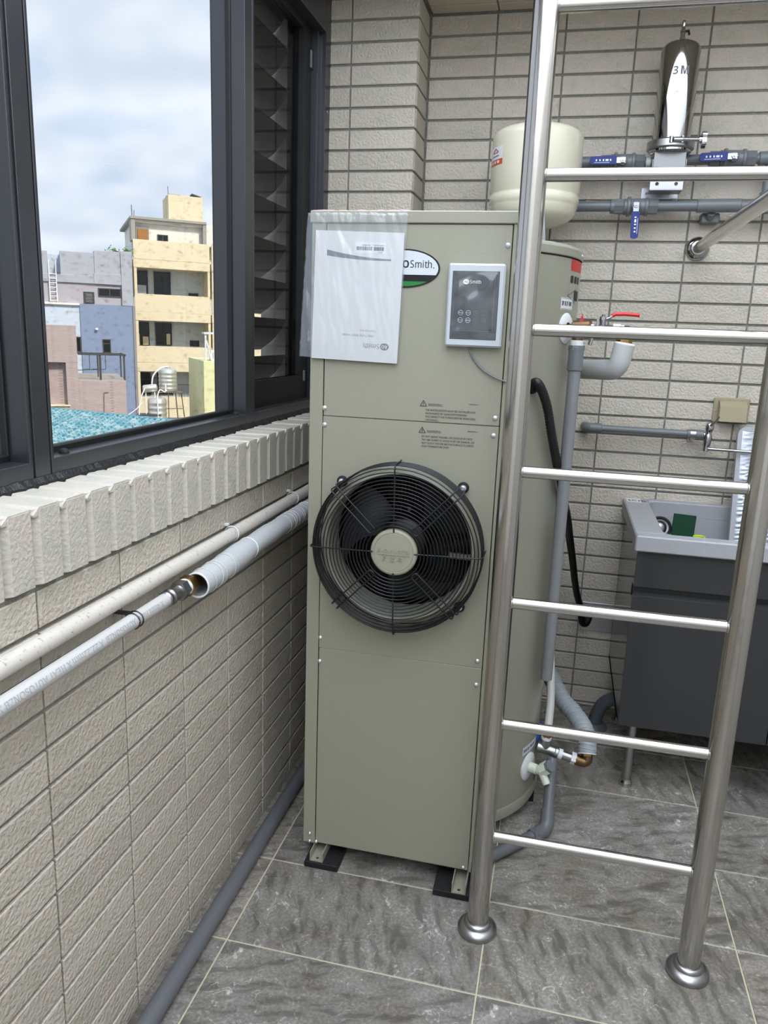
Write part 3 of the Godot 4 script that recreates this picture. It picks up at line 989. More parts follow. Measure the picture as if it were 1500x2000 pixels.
	var bar := MB.new().bb(V(FC.x - 0.038, FC.y - 0.0055, 1.2768), V(FC.x + 0.038, FC.y - 0.0042, 1.2782))
	part("hub_line", bar, P, hc)
	# three raised ideograms below the line, from strokes on a 10 x 10 grid
	var glyphs := [[[2, 6, 8, 6], [2, 9, 8, 9], [2, 6, 2, 9], [8, 6, 8, 9], [5, 10, 5, 4], [5, 4, 1, 0], [3, 3, 9, 0]],
		[[0, 9, 9, 9], [0, 9, 0, 6], [9, 9, 9, 6], [2, 7, 3, 5], [3, 8, 7, 5], [7, 7, 8, 5], [1, 4, 1, 0], [1, 0, 9, 0], [9, 0, 9, 4], [5, 5, 5, 0]],
		[[0, 8, 5, 8], [1, 9, 1, 3], [4, 9, 4, 3], [1, 6, 4, 6], [0, 3, 5, 3], [1, 2, 0, 0], [4, 2, 5, 0], [9, 9, 6, 8], [6, 8, 6, 0], [6, 6, 10, 6], [8, 6, 8, 0]]]
	for gi in 3:
		var gm := MB.new()
		for st in glyphs[gi]:
			var a := Vector2(st[0], st[1]) * 0.0011
			var b := Vector2(st[2], st[3]) * 0.0011
			var m := (a + b) * 0.5
			gm.box(V(m.x, m.y, 0), V(maxf(a.distance_to(b), 0.0009), 0.0009, 0.0014), 0.0, Basis(Vector3.BACK, (b - a).angle()))
		part("hub_ideogram", gm, P, hc, V(FC.x - 0.0265 + gi * 0.019, FC.y - 0.0205, 1.2772))
	# oval badge, half hidden by the booklet
	var bd := part("badge", MB.new().prism(ellipse(0.403, 1.5868, 0.0835, 0.0425, 64), FZ, FZ + 0.0016), M.badge_black, t)
	bd.set_meta("label", "oval white, black and green badge")
	var cut := func(ya: float, yb2: float) -> PackedVector2Array:
		var p := PackedVector2Array()
		for i in 33:
			var y := lerpf(ya, yb2, i / 32.0)
			p.append(Vector2(0.403 + 0.0795 * sqrt(maxf(0.0, 1.0 - pow((y - 1.5868) / 0.0393, 2.0))), y))
		for i in 33:
			var y := lerpf(yb2, ya, i / 32.0)
			p.append(Vector2(0.403 - 0.0795 * sqrt(maxf(0.0, 1.0 - pow((y - 1.5868) / 0.0393, 2.0))), y))
		return p
	part("badge_field", MB.new().prism(cut.call(1.5730, 1.6258), FZ + 0.001, FZ + 0.0019), M.badge_white, bd)
	part("badge_field", MB.new().prism(cut.call(1.5478, 1.5585), FZ + 0.001, FZ + 0.0019), M.green_ink, bd)
	text("badge_name", "Smith", 0.0155, M.badge_black, bd, V(0.4165, 1.5958, FZ + 0.0021), Basis.IDENTITY, false, HORIZONTAL_ALIGNMENT_LEFT, 0.93)
	part("badge_name", MB.new().prism(ellipse(0.4718, 1.5888, 0.0012, 0.0012, 12), FZ + 0.001, FZ + 0.0021), M.badge_black, bd)
	text("badge_name", "O", 0.0165, M.badge_black, bd, V(0.3985, 1.5958, FZ + 0.0021), Basis.IDENTITY, true)
	# warnings
	var ws := [[1.2825, ["THE WATER HEATER MUST BE INSTALLED AND", "MAINTAINED BY QUALIFIED PERSONS.", "DISCONNECT THE POWER BEFORE REMOVING", "THE PANELS."], 0.4685, "4006296 REV.01"], [1.2195, ["DO NOT INSERT FINGERS OR OTHER STUFF INTO", "THE FAN GUARD TO AVOID HURT OR DAMAGE. DO", "NOT TOUCH THE FAN MOTOR SURFACE TO AVOID", "HIGH TEMPERATURE HURT."], 0.4625, "4006298 REV.01"]]
	for wv in ws:
		var y: float = wv[0]
		var tr := MB.new()
		var pt := [Vector2(0.4555, y - 0.0055), Vector2(0.4705, y - 0.0055), Vector2(0.463, y + 0.0075)]
		for k in 3:
			var a: Vector2 = pt[k]
			var b: Vector2 = pt[(k + 1) % 3]
			var m := (a + b) * 0.5
			tr.box(V(m.x, m.y, FZ), V(a.distance_to(b) + 0.001, 0.0012, 0.0008), 0.0, Basis(Vector3.BACK, (b - a).angle()))
		tr.bb(V(0.4624, y - 0.0015, FZ - 0.001), V(0.4637, y + 0.003, FZ + 0.0004)).bb(V(0.4624, y - 0.0037, FZ - 0.001), V(0.4637, y - 0.0026, FZ + 0.0004))
		part("warning_print", tr, M.ink, t)
		text("warning_print", "WARNING:", 0.0055, M.ink, t, V(0.4745, y - 0.002, FZ), Basis.IDENTITY, false, HORIZONTAL_ALIGNMENT_LEFT, 0.95)
		text("warning_print", wv[3], 0.0024, M.ink, t, V(0.5705, y + 0.004, FZ))
		var li: Array = wv[1]
		for k in li.size():
			text("warning_print", li[k], 0.0042, M.ink, t, V(wv[2], y - 0.0145 - 0.0078 * k, FZ), Basis.IDENTITY, false, HORIZONTAL_ALIGNMENT_LEFT, [0.99, 0.955][0 if y > 1.25 else 1])
	for s in [[0.635, 1.639], [0.219, 1.258], [0.633, 1.258], [0.220, 1.217], [0.632, 1.217], [0.2195, 0.660], [0.631, 0.651], [0.219, 0.594], [0.632, 0.587], [0.1995, 0.074], [0.1995, 0.050], [0.2185, 0.052], [0.631, 0.057], [0.655, 0.083], [0.655, 0.058]]:
		screw(t, V(s[0], s[1], FZ), Vector3.BACK, 0.0055 if s[1] > 0.1 else 0.0045)
	# channel feet
	for s in [[0.232, 0.90, 1.228], [0.628, 0.90, 1.246]]:
		var ch := MB.new()
		var cx: float = s[0]
		ch.bb(V(cx - 0.0185, 0.0185, s[1]), V(cx - 0.0163, 0.046, s[2])).bb(V(cx + 0.0163, 0.0185, s[1]), V(cx + 0.0185, 0.046, s[2]))
		var ft := part("foot", ch, P, t)
		part("foot_plate", MB.new().holed(-0.0165, 0.0, 0.0165, s[2] - s[1], Vector2(0, 0.013), 0.0046, 0.0, 0.003, 24), P, ft, V(cx, 0.0215, s[2]), Basis(Vector3.RIGHT, -PI / 2))
	# the tank
	var tc := V(0.45, 0, 0.69)
	part("tank", MB.new().lathe(tc, Vector3.UP, [Vector2(0.0, 0.062), Vector2(0.345, 0.062), Vector2(0.345, 0.062), Vector2(0.35, 0.066), Vector2(0.35, 0.066), Vector2(0.35, 1.648), Vector2(0.35, 1.648), Vector2(0.348, 1.650), Vector2(0.0, 1.650)], 96), M.tank_paint, t)
	part("tank_base", MB.new().lathe(tc, Vector3.UP, [Vector2(0.0, 0.040), Vector2(0.350, 0.040), Vector2(0.354, 0.043), Vector2(0.354, 0.043), Vector2(0.354, 0.074), Vector2(0.352, 0.077), Vector2(0.349, 0.077)], 96), M.tank_paint, t)
	part("tank_lid", MB.new().lathe(tc, Vector3.UP, [Vector2(0.351, 1.652), Vector2(0.354, 1.654), Vector2(0.354, 1.654), Vector2(0.354, 1.672), Vector2(0.354, 1.672), Vector2(0.350, 1.679), Vector2(0.340, 1.683), Vector2(0.0, 1.688)], 96), M.tank_paint, t)
	var rim := func(deg: float, y: float, out := 0.0) -> Vector3:
		var a := deg_to_rad(deg)
		return tc + V(cos(a) * (0.35 + out), y, sin(a) * (0.35 + out))
	screw(t, rim.call(9.0, 1.663, 0.004), V(cos(deg_to_rad(9.0)), 0, sin(deg_to_rad(9.0))), 0.005)
	# stickers bent round the tank
	var bent := func(called: String, d0: float, d1: float, ya: float, yb2: float, m: String, lift := 0.0006, label := "", shear := 0.0) -> MeshInstance3D:
		var b := MB.new()
		for k in 6:
			var p := deg_to_rad(lerpf(d0, d1, k / 6.0))
			var q := deg_to_rad(lerpf(d0, d1, (k + 1) / 6.0))
			var np := V(cos(p), 0, sin(p))
			var nq := V(cos(q), 0, sin(q))
			var sp: float = shear * k / 6.0
			var sq: float = shear * (k + 1) / 6.0
			var rr: float = 0.35 + lift
			b.quad_n(tc + np * rr + V(0, ya + sp, 0), tc + nq * rr + V(0, ya + sq, 0), tc + nq * rr + V(0, yb2 + sq, 0), tc + np * rr + V(0, yb2 + sp, 0), np, nq, nq, np)
		return part(called, b, M[m], t, Vector3.ZERO, Basis.IDENTITY, label)
	bent.call("warning_sticker", 22.5, 4.0, 1.620, 1.648, "red_ink", 0.0006, "red warning sticker")
	for k in 3:
		bent.call("sticker_print", 22.0 - k * 4.6, 18.8 - k * 4.6, 1.589, 1.607, "ink")
	bent.call("sticker_print", 24.0, 14.0, 1.555, 1.5565, "ink", 0.0006, "", 0.018)
	bent.call("sticker_print", 16.0, 9.0, 1.545, 1.571, "ink")
	bent.call("sticker_print", 24.0, 14.0, 1.555, 1.5565, "ink", 0.0006, "", -0.018)
	bent.call("valve_sticker", 29.5, 17.5, 1.519, 1.550, "sticker_white", 0.0006, "white sticker reading T&P RELIEF VALVE")
	for k in 2:
		bent.call("sticker_rule", 29.0, 18.0, [1.5205, 1.5475][k], [1.5215, 1.5485][k], "ink", 0.0008)
	var letters := "T&P RELIEF VALVE"
	for k in letters.length():
		if letters[k] != " ":
			var dg := 28.4 - 0.63 * k
			text("sticker_letter", letters[k], 0.0105, M.ink, t, rim.call(dg, 1.5345, 0.001), Basis(Vector3.UP, deg_to_rad(90.0 - dg)), false, HORIZONTAL_ALIGNMENT_CENTER, 0.52)
	bent.call("drain_sticker", 29.0, 13.5, 0.219, 0.246, "sticker_white", 0.0006, "white sticker reading DRAIN VALVE")
	letters = "DRAIN VALVE"
	for k in letters.length():
		if letters[k] != " ":
			var dg := 27.6 - 1.12 * k
			text("sticker_letter", letters[k], 0.0100, M.navy_ink, t, rim.call(dg, 0.2325, 0.001), Basis(Vector3.UP, deg_to_rad(90.0 - dg)), true, HORIZONTAL_ALIGNMENT_CENTER, 0.6)
	# round escutcheons where pipes leave the tank
	for e in [[23.0, 1.471, 0.040, "white_plastic"], [22.0, 0.168, 0.044, "white_plastic"], [3.0, 0.225, 0.040, "blue_plastic"]]:
		var a := deg_to_rad(e[0])
		var d := V(cos(a), 0, sin(a))
		part("escutcheon", MB.new().lathe(rim.call(e[0], e[1], -0.004), d, [Vector2(e[2], 0.0), Vector2(e[2], 0.006), Vector2(e[2] - 0.004, 0.009), Vector2(0.016, 0.011)], 40), M[e[3]], t)
	# white plastic drain cock
	var a := deg_to_rad(22.0)
	var d := V(cos(a), 0, sin(a))
	var p0: Vector3 = rim.call(22.0, 0.168, 0.0)
	var dv := part("drain_cock", MB.new().cyl(p0, p0 + d * 0.030, 0.0155, 24, 0.002).cyl(p0 + d * 0.028, p0 + d * 0.052, 0.0125, 20, 0.002), M.ivory_plastic, t, Vector3.ZERO, Basis.IDENTITY, "ivory plastic drain cock")
	part("spout", MB.new().cyl(p0 + d * 0.044 + V(0, 0.004, 0), p0 + d * 0.066 + V(0, -0.030, 0.012), 0.0125, 20, 0.002, 0.0115), M.ivory_plastic, dv)
	part("drain_knob", MB.new().hexnut(p0 + d * 0.046 + V(0, 0.004, 0), p0 + d * 0.064 + V(0, 0.021, 0), 0.0205), M.ivory_plastic, dv)
	part("knob_face", MB.new().hexnut(p0 + d * 0.064 + V(0, 0.021, 0), p0 + d * 0.072 + V(0, 0.0285, 0), 0.019), M.grey_plastic, dv)
	# galvanised pieces at the back: lid clip, lug at the foot
	part("foot_lug", MB.new().box(rim.call(6.0, 0.071, 0.004), V(0.004, 0.055, 0.03), 0.001, Basis(Vector3.UP, deg_to_rad(-6.0))), M.tank_paint, t)
	part("grommet", MB.new().lathe(V(0.700, 1.320, 0.93), V(0.75, 0, 0.66), [Vector2(0.019, -0.004), Vector2(0.019, 0.006), Vector2(0.015, 0.012), Vector2(0.010, 0.012)], 24), M.black_rubber, t)
	part("lid_bracket", MB.new().prism(PackedVector2Array([Vector2(0.655, 1.684), Vector2(0.7035, 1.684), Vector2(0.690, 1.80), Vector2(0.672, 1.86), Vector2(0.655, 1.86)]), 0.868, 0.871), M.zinc, t)
	part("tank_cap", MB.new().lathe(V(0.722, 1.680, 0.83), Vector3.UP, [Vector2(0.014, 0), Vector2(0.014, 0.008), Vector2(0.010, 0.012), Vector2(0, 0.013)], 24), M.black_plastic, t)
	rebase(t, V(0.43, 0.0, 0.93))

func build_heater_pads() -> void:
	var spots := [[0.2465, 1.185, 0.095, 0.095, "black rubber pad under the heater's left front foot"], [0.609, 1.198, 0.097, 0.095, "black rubber pad under the heater's right front foot, beside the ladder"], [0.748, 0.675, 0.106, 0.14, "black rubber pad under the back of the round tank"]]
	for s in spots:
		var o := thing("rubber_pad", s[4], "pad", V(s[0], 0, s[1]), 0.0, "rubber pads under the heater")
		part("pad", MB.new().bb(V(-s[2] / 2, 0, -s[3] / 2), V(s[2] / 2, 0.018 if s[1] > 1.0 else 0.039, s[3] / 2), 0.0015), M.black_rubber, o)
		var ring := MB.new()
		for k in 4:
			ring.torus(V(-0.008 + 0.02 * (k % 2), 0.018, 0.020 + 0.016 * floori(k / 2.0)), Vector3.UP, 0.006, 0.0012, 16, 5)
		part("pad_ring", ring, M.black_rubber, o)

func build_manual() -> void:
	# booklet hanging upside down over the cabinet's edge inside a clear bag
	var bas := Basis(Vector3.BACK, deg_to_rad(-1.25))
	var c := V(0.2952, 1.5195, 1.1985)
	var b := thing("booklet", "white water heater instruction booklet hung upside down, printed with a grey swoosh", "booklet", c)
	b.transform = Transform3D(bas, c)
	part("cover", MB.new().box(V(0, 0, 0.0012), V(0.210, 0.290, 0.0012), 0.0003), M.paper, b)
	part("pages", MB.new().box(V(0.0006, 0.0008, -0.0008), V(0.2075, 0.2875, 0.0028), 0.0003), M.paper, b)
	# grey swoosh
	var sw := PackedVector2Array()
	for i in 25:
		var t := i / 24.0
		sw.append(Vector2(-0.076 + 0.153 * t, 0.1035 - 0.0165 * (1.0 - pow(1.0 - t, 1.9))))
	for i in 25:
		var t := 1.0 - i / 24.0
		sw.append(Vector2(-0.076 + 0.153 * t, 0.1035 - 0.0165 * (1.0 - pow(1.0 - t, 1.9)) - 0.0035 - 0.0095 * pow(1.0 - t, 1.3)))
	part("swoosh", MB.new().prism(sw, 0.0018, 0.0021), M.grey_ink, b)
	# bar-code label, upside down
	var lab := part("barcode_label", MB.new().box(V(0.027, 0.1105, 0.0020), V(0.074, 0.024, 0.0004)), M.sticker_white, b)
	var bars := MB.new()
	var r2 := RandomNumberGenerator.new()
	r2.seed = 4
	for blk in [[-0.005, 0.030], [0.036, 0.058]]:
		var x: float = blk[0]
		while x < blk[1]:
			var wv := r2.randf_range(0.0005, 0.0016)
			bars.bb(V(x, 0.1045, 0.0021), V(x + wv, 0.1125, 0.0024))
			x += wv + r2.randf_range(0.0004, 0.0012)
	part("barcode", bars, M.ink, lab)
	var inv := Basis(Vector3.BACK, PI)
	text("label_print", "100298475", 0.0028, M.ink, lab, V(0.027, 0.1160, 0.0023), inv)
	text("label_print", "CAHP1.5DI-90-6", 0.0024, M.ink, lab, V(0.059, 0.1160, 0.0023), inv)
	text("label_print", "REV.02", 0.0024, M.ink, lab, V(0.056, 0.1010, 0.0023), inv)
	maker_mark(b, V(0.073, -0.1085, 0.0018), 0.0105, "grey_ink", "paper", inv)
	text("title_print", "Heat Pump Water Heater", 0.0052, M.grey_ink, b, V(0.046, -0.0860, 0.0018), inv, false, HORIZONTAL_ALIGNMENT_LEFT, 0.95)
	text("title_print", "CAHP1.5DI-90-6", 0.0038, M.grey_ink, b, V(0.012, -0.0740, 0.0018), inv, false, HORIZONTAL_ALIGNMENT_RIGHT)
	# the bag: two crinkled sheets joined at the edges, its top folded over the cabinet
	var bag := thing("plastic_bag", "clear crinkled plastic bag holding the booklet, folded over the top of the heater", "bag", V(0.28, 1.38, 1.20))
	var nz := noise(14.0, 77, 4)
	var nz2 := noise(5.0, 78, 2)
	for side in 2:
		var mb := MB.new()
		var nx := 60
		var ny := 84
		var grid := []
		for j in ny + 1:
			var row := []
			for i in nx + 1:
				var u := float(i) / nx
				var v := float(j) / ny
				var xl := lerpf(0.1560, 0.1740, v)
				var xr := lerpf(0.3985, 0.4085, v)
				var x := lerpf(xl, xr, u) + 0.002 * nz2.get_noise_1d(v * 3.0) * (1.0 - u)
				var yy := lerpf(1.3795, 1.716, v) - 0.006 * u * (1.0 - v) + 0.003 * nz2.get_noise_1d(u * 4.0 + 30.0) * v
				var edge := minf(minf(u, 1.0 - u) * 9.0, minf(v * 9.0, 1.0))
				edge = clampf(edge, 0.0, 1.0)
				var crinkle := 1.6 * absf(nz2.get_noise_3d(x * 6.0 + yy * 1.2, yy * 1.1, side * 3.0)) + 0.22 * absf(nz.get_noise_3d(x * 5.0 + 9.0, yy * 2.0, side * 3.0 + 1.0))
				var outside := smoothstep(0.193, 0.178, x) + smoothstep(1.668, 1.69, yy)
				var z := 1.2004 + (0.0016 + crinkle * 0.0050 * (1.0 + 2.0 * outside)) * edge
				if side == 1:
					z = 1.1945 - (0.001 + 0.004 * crinkle * outside) * edge if x < 0.178 else 1.1945
				# folded back over the cap
				if v > 0.965:
					var k := (v - 0.965) / 0.035
					z -= 0.0
					yy = minf(yy, 1.7145 + 0.004 * absf(nz.get_noise_2d(x * 6.0, 4.0)))
					z = lerpf(z, 1.150 + (0.002 if side == 0 else 0.0), k)
				row.append(V(x, yy, z) - V(0.28, 1.38, 1.20))
			grid.append(row)
		var nrm := []
		for j in ny + 1:
			var row := []
			for i in nx + 1:
				var dx: Vector3 = grid[j][mini(i + 1, nx)] - grid[j][maxi(i - 1, 0)]
				var dy: Vector3 = grid[mini(j + 1, ny)][i] - grid[maxi(j - 1, 0)][i]
				row.append(dx.cross(dy).normalized())
			nrm.append(row)
		for j in ny:
			for i in nx:
				mb.quad_n(grid[j][i], grid[j][i + 1], grid[j + 1][i + 1], grid[j + 1][i], nrm[j][i], nrm[j][i + 1], nrm[j + 1][i + 1], nrm[j + 1][i])
		part(["front_sheet", "back_sheet"][side], mb, M.bag_film, bag)
	var lip := []
	for i in 25:
		var u := i / 24.0
		lip.append(V(lerpf(0.176, 0.406, u), 1.7128 + 0.0040 * absf(nz2.get_noise_1d(u * 5.0)), 1.168 - 0.006 * nz2.get_noise_1d(u * 4.0 + 9.0)) - V(0.28, 1.38, 1.20))
	part("zip_lip", MB.new().tube(lip, 0.0018, 6), mat("pink_plastic", Color(0.80, 0.62, 0.66), 0.4), bag)

func build_control_panel() -> void:
	var t := thing("control_panel", "silver wired control panel with a black film-covered screen on the heater's upper front", "control panel", V(0.5725, 1.417, FZ))
	var h := MB.new()
	h.box(V(0, 0.091, 0.0105), V(0.127, 0.181, 0.021), 0.004)
	part("housing", h, M.silver_plastic, t)
	part("bezel", MB.new().box(V(-0.001, 0.091, 0.0212), V(0.1045, 0.148, 0.0012), 0.0004), M.screen_black, t)
	var z := 0.0222
	maker_mark(t, V(-0.022, 0.142, z), 0.0068, "white_ink", "screen_black")
	for r in 2:
		for k in 4:
			var c := V(-0.031 + 0.0175 * k, [0.0750, 0.0590][r], z)
			var b := part("touch_button", MB.new().torus(c, Vector3.BACK, 0.0052, 0.0004, 28, 4), M.grey_ink if k > 1 else M.white_ink, t)
			if k < 2:
				text("button_print", [["Menu", "Power"], ["Timer", "Mode"]][r][k], 0.0017, M.white_ink, b, c, Basis.IDENTITY, false, HORIZONTAL_ALIGNMENT_CENTER)
			else:
				part("button_print", MB.new().prism(PackedVector2Array([Vector2(-0.0016, -0.0008), Vector2(0.0016, -0.0008), Vector2(0, 0.0012)]) if r == 0 else PackedVector2Array([Vector2(-0.0016, 0.0008), Vector2(0, -0.0012), Vector2(0.0016, 0.0008)]), 0, 0.0003), M.grey_ink, b, c)
	# frame line printed on the glass, and the loose protective film with its waves
	var ln := MB.new()
	ln.bb(V(-0.044, 0.0355, z), V(0.042, 0.0362, z + 0.0002)).bb(V(0.0415, 0.036, z), V(0.0422, 0.155, z + 0.0002))
	part("printed_line", ln, M.grey_ink, t)
	var f := MB.new()
	var nz := noise(1.3, 101, 1)
	var nx := 40
	var ny := 56
	var pt := func(i: int, j: int) -> Vector3:
		var u := float(i) / nx
		var v := float(j) / ny
		var e := clampf(minf(minf(u, 1.0 - u), minf(v, 1.0 - v)) * 8.0, 0.0, 1.0)
		return V(-0.052 + 0.102 * u, 0.018 + 0.146 * v, 0.0226 + e * 0.0040 * (0.6 + nz.get_noise_2d(u * 0.9 + v * 0.5, v * 2.2 - u * 0.6)))
	for j in ny:
		for i in nx:
			var q := [pt.call(i, j), pt.call(i + 1, j), pt.call(i + 1, j + 1), pt.call(i, j + 1)]
			var ns := []
			for s in [[i, j], [i + 1, j], [i + 1, j + 1], [i, j + 1]]:
				var dx: Vector3 = pt.call(s[0] + 1, s[1]) - pt.call(s[0] - 1, s[1])
				var dy: Vector3 = pt.call(s[0], s[1] + 1) - pt.call(s[0], s[1] - 1)
				ns.append(dx.cross(dy).normalized())
			f.quad_n(q[0], q[1], q[2], q[3], ns[0], ns[1], ns[2], ns[3])
	part("protective_film", f, M.clear_film, t)
	var pts := [V(-0.009, 0.002, 0.008), V(-0.006, -0.010, 0.006), V(0.003, -0.026, 0.005), V(0.022, -0.047, 0.005), V(0.048, -0.063, 0.005), V(0.066, -0.070, 0.005), V(0.0805, -0.0745, 0.003)]
	part("cable", MB.new().tube(spline(pts, 6), 0.0023, 10), M.grey_plastic, t)

func build_ladder() -> void:
	var t := thing("ladder", "polished stainless steel fixed ladder in front of the tank, on two round floor flanges", "ladder")
	var rx := [0.6885, 1.184]
	var z := 1.335
	for k in 2:
		part("rail", MB.new().cyl(V(rx[k], 0.008, z), V(rx[k], 3.35, z), 0.0255, 48), M.polished_steel, t)
		part("floor_flange", MB.new().lathe(V(rx[k], 0.0, z), Vector3.UP, [Vector2(0.047, 0.0), Vector2(0.0485, 0.002), Vector2(0.0485, 0.009), Vector2(0.047, 0.0135), Vector2(0.042, 0.018), Vector2(0.036, 0.0215), Vector2(0.0345, 0.0215), Vector2(0.0335, 0.027), Vector2(0.030, 0.031), Vector2(0.0275, 0.0315), Vector2(0.0257, 0.0315)], 56), M.brushed_steel, t)
	for k in 11:
		var y := 0.2715 + 0.2968 * k
		if y < 3.3:
			part("rung", MB.new().cyl(V(rx[0] + 0.018, y, z), V(rx[1] - 0.018, y, z), 0.0128, 32).torus(V(rx[0] + 0.0225, y, z), Vector3.RIGHT, 0.0122, 0.0028, 28, 6).torus(V(rx[1] - 0.0225, y, z), Vector3.RIGHT, 0.0122, 0.0028, 28, 6), M.polished_steel, t)
	var wf := V(1.192, 1.768, 0.0)
	part("wall_brace", MB.new().cyl(wf + V(0, 0, 0.01), V(rx[1], 1.757, z - 0.02), 0.0190, 36), M.polished_steel, t)
	part("wall_flange", MB.new().lathe(wf, Vector3.BACK, [Vector2(0.040, 0.0035), Vector2(0.0395, 0.010), Vector2(0.034, 0.016), Vector2(0.028, 0.019), Vector2(0.027, 0.026), Vector2(0.0225, 0.029), Vector2(0.019, 0.029)], 48), M.mirror_steel, t)
	rebase(t, V(0.936, 0, z))

func build_expansion_tank() -> void:
	var c := V(0.6308, -0.006, 0.25)
	var R := 0.1455
	var t := thing("expansion_tank", "cream steel pressure tank with a rounded bottom behind the heater, left of the filter", "tank")
	var prof := []
	for k in 9:
		var a := PI / 2 * k / 8
		prof.append(Vector2(maxf(0.02, (R - 0.006) * sin(a)) if k else 0.02, 1.800 + 0.060 * (1.0 - cos(a))))
	prof.append_array([Vector2(R - 0.003, 1.868), Vector2(R - 0.003, 1.872), Vector2(R, 1.876), Vector2(R, 1.897), Vector2(R - 0.003, 1.901), Vector2(R - 0.003, 1.906), Vector2(R, 1.912)])
	for k in 9:
		var a := PI / 2 * k / 8
		prof.append(Vector2((R - 0.05) + 0.05 * cos(a) if k < 8 else R - 0.05, 2.072 + 0.034 * sin(a)))
	prof.append_array([Vector2(0.055, 2.113), Vector2(0.0, 2.116)])
	part("tank_shell", MB.new().lathe(c, Vector3.UP, prof, 72), M.cream_paint, t)
	for s in [[165.5, 134.0, 2.002, 2.040, "sticker_white", 0.0008], [165.5, 134.0, 1.985, 2.002, "orange_ink", 0.0008], [158.0, 143.0, 2.021, 2.023, "red_ink", 0.0012], [160.0, 141.0, 2.011, 2.013, "ink", 0.0012], [160.0, 155.0, 1.990, 1.998, "sticker_white", 0.0012], [152.0, 148.0, 1.990, 1.998, "sticker_white", 0.0012], [145.0, 140.0, 1.990, 1.998, "sticker_white", 0.0012]]:
		var b := MB.new()
		for k in 5:
			var p := deg_to_rad(lerpf(s[0], s[1], k / 5.0))
			var q := deg_to_rad(lerpf(s[0], s[1], (k + 1) / 5.0))
			var np := V(cos(p), 0, sin(p))
			var nq := V(cos(q), 0, sin(q))
			var rr: float = R + s[5]
			b.quad_n(c + np * rr + V(0, s[2], 0), c + nq * rr + V(0, s[2], 0), c + nq * rr + V(0, s[3], 0), c + np * rr + V(0, s[3], 0), np, nq, nq, np)
		part("sticker" if s[4] != "ink" else "sticker_print", b, M[s[4]], t)
	var em := MB.new()
	em.tube([c + V(cos(2.72), 0, sin(2.72)) * (R + 0.001) + V(0, 2.024, 0), c + V(cos(2.62), 0, sin(2.62)) * (R + 0.001) + V(0, 2.034, 0), c + V(cos(2.50), 0, sin(2.50)) * (R + 0.001) + V(0, 2.024, 0)], 0.0016, 5)
	part("sticker_print", em, M.red_ink, t)
	part("nozzle", MB.new().cyl(c + V(0, 1.775, 0), c + V(0, 1.81, 0), 0.018, 24, 0.002), M.brushed_steel, t)
	part("wall_bracket", MB.new().bb(V(0.60, 1.93, 0.001), V(0.66, 2.05, 0.006), 0.001).bb(V(0.60, 1.985, 0.001), V(0.66, 1.99, 0.105), 0.001), M.zinc, t)
	rebase(t, V(0.6308, 1.77, 0.25))

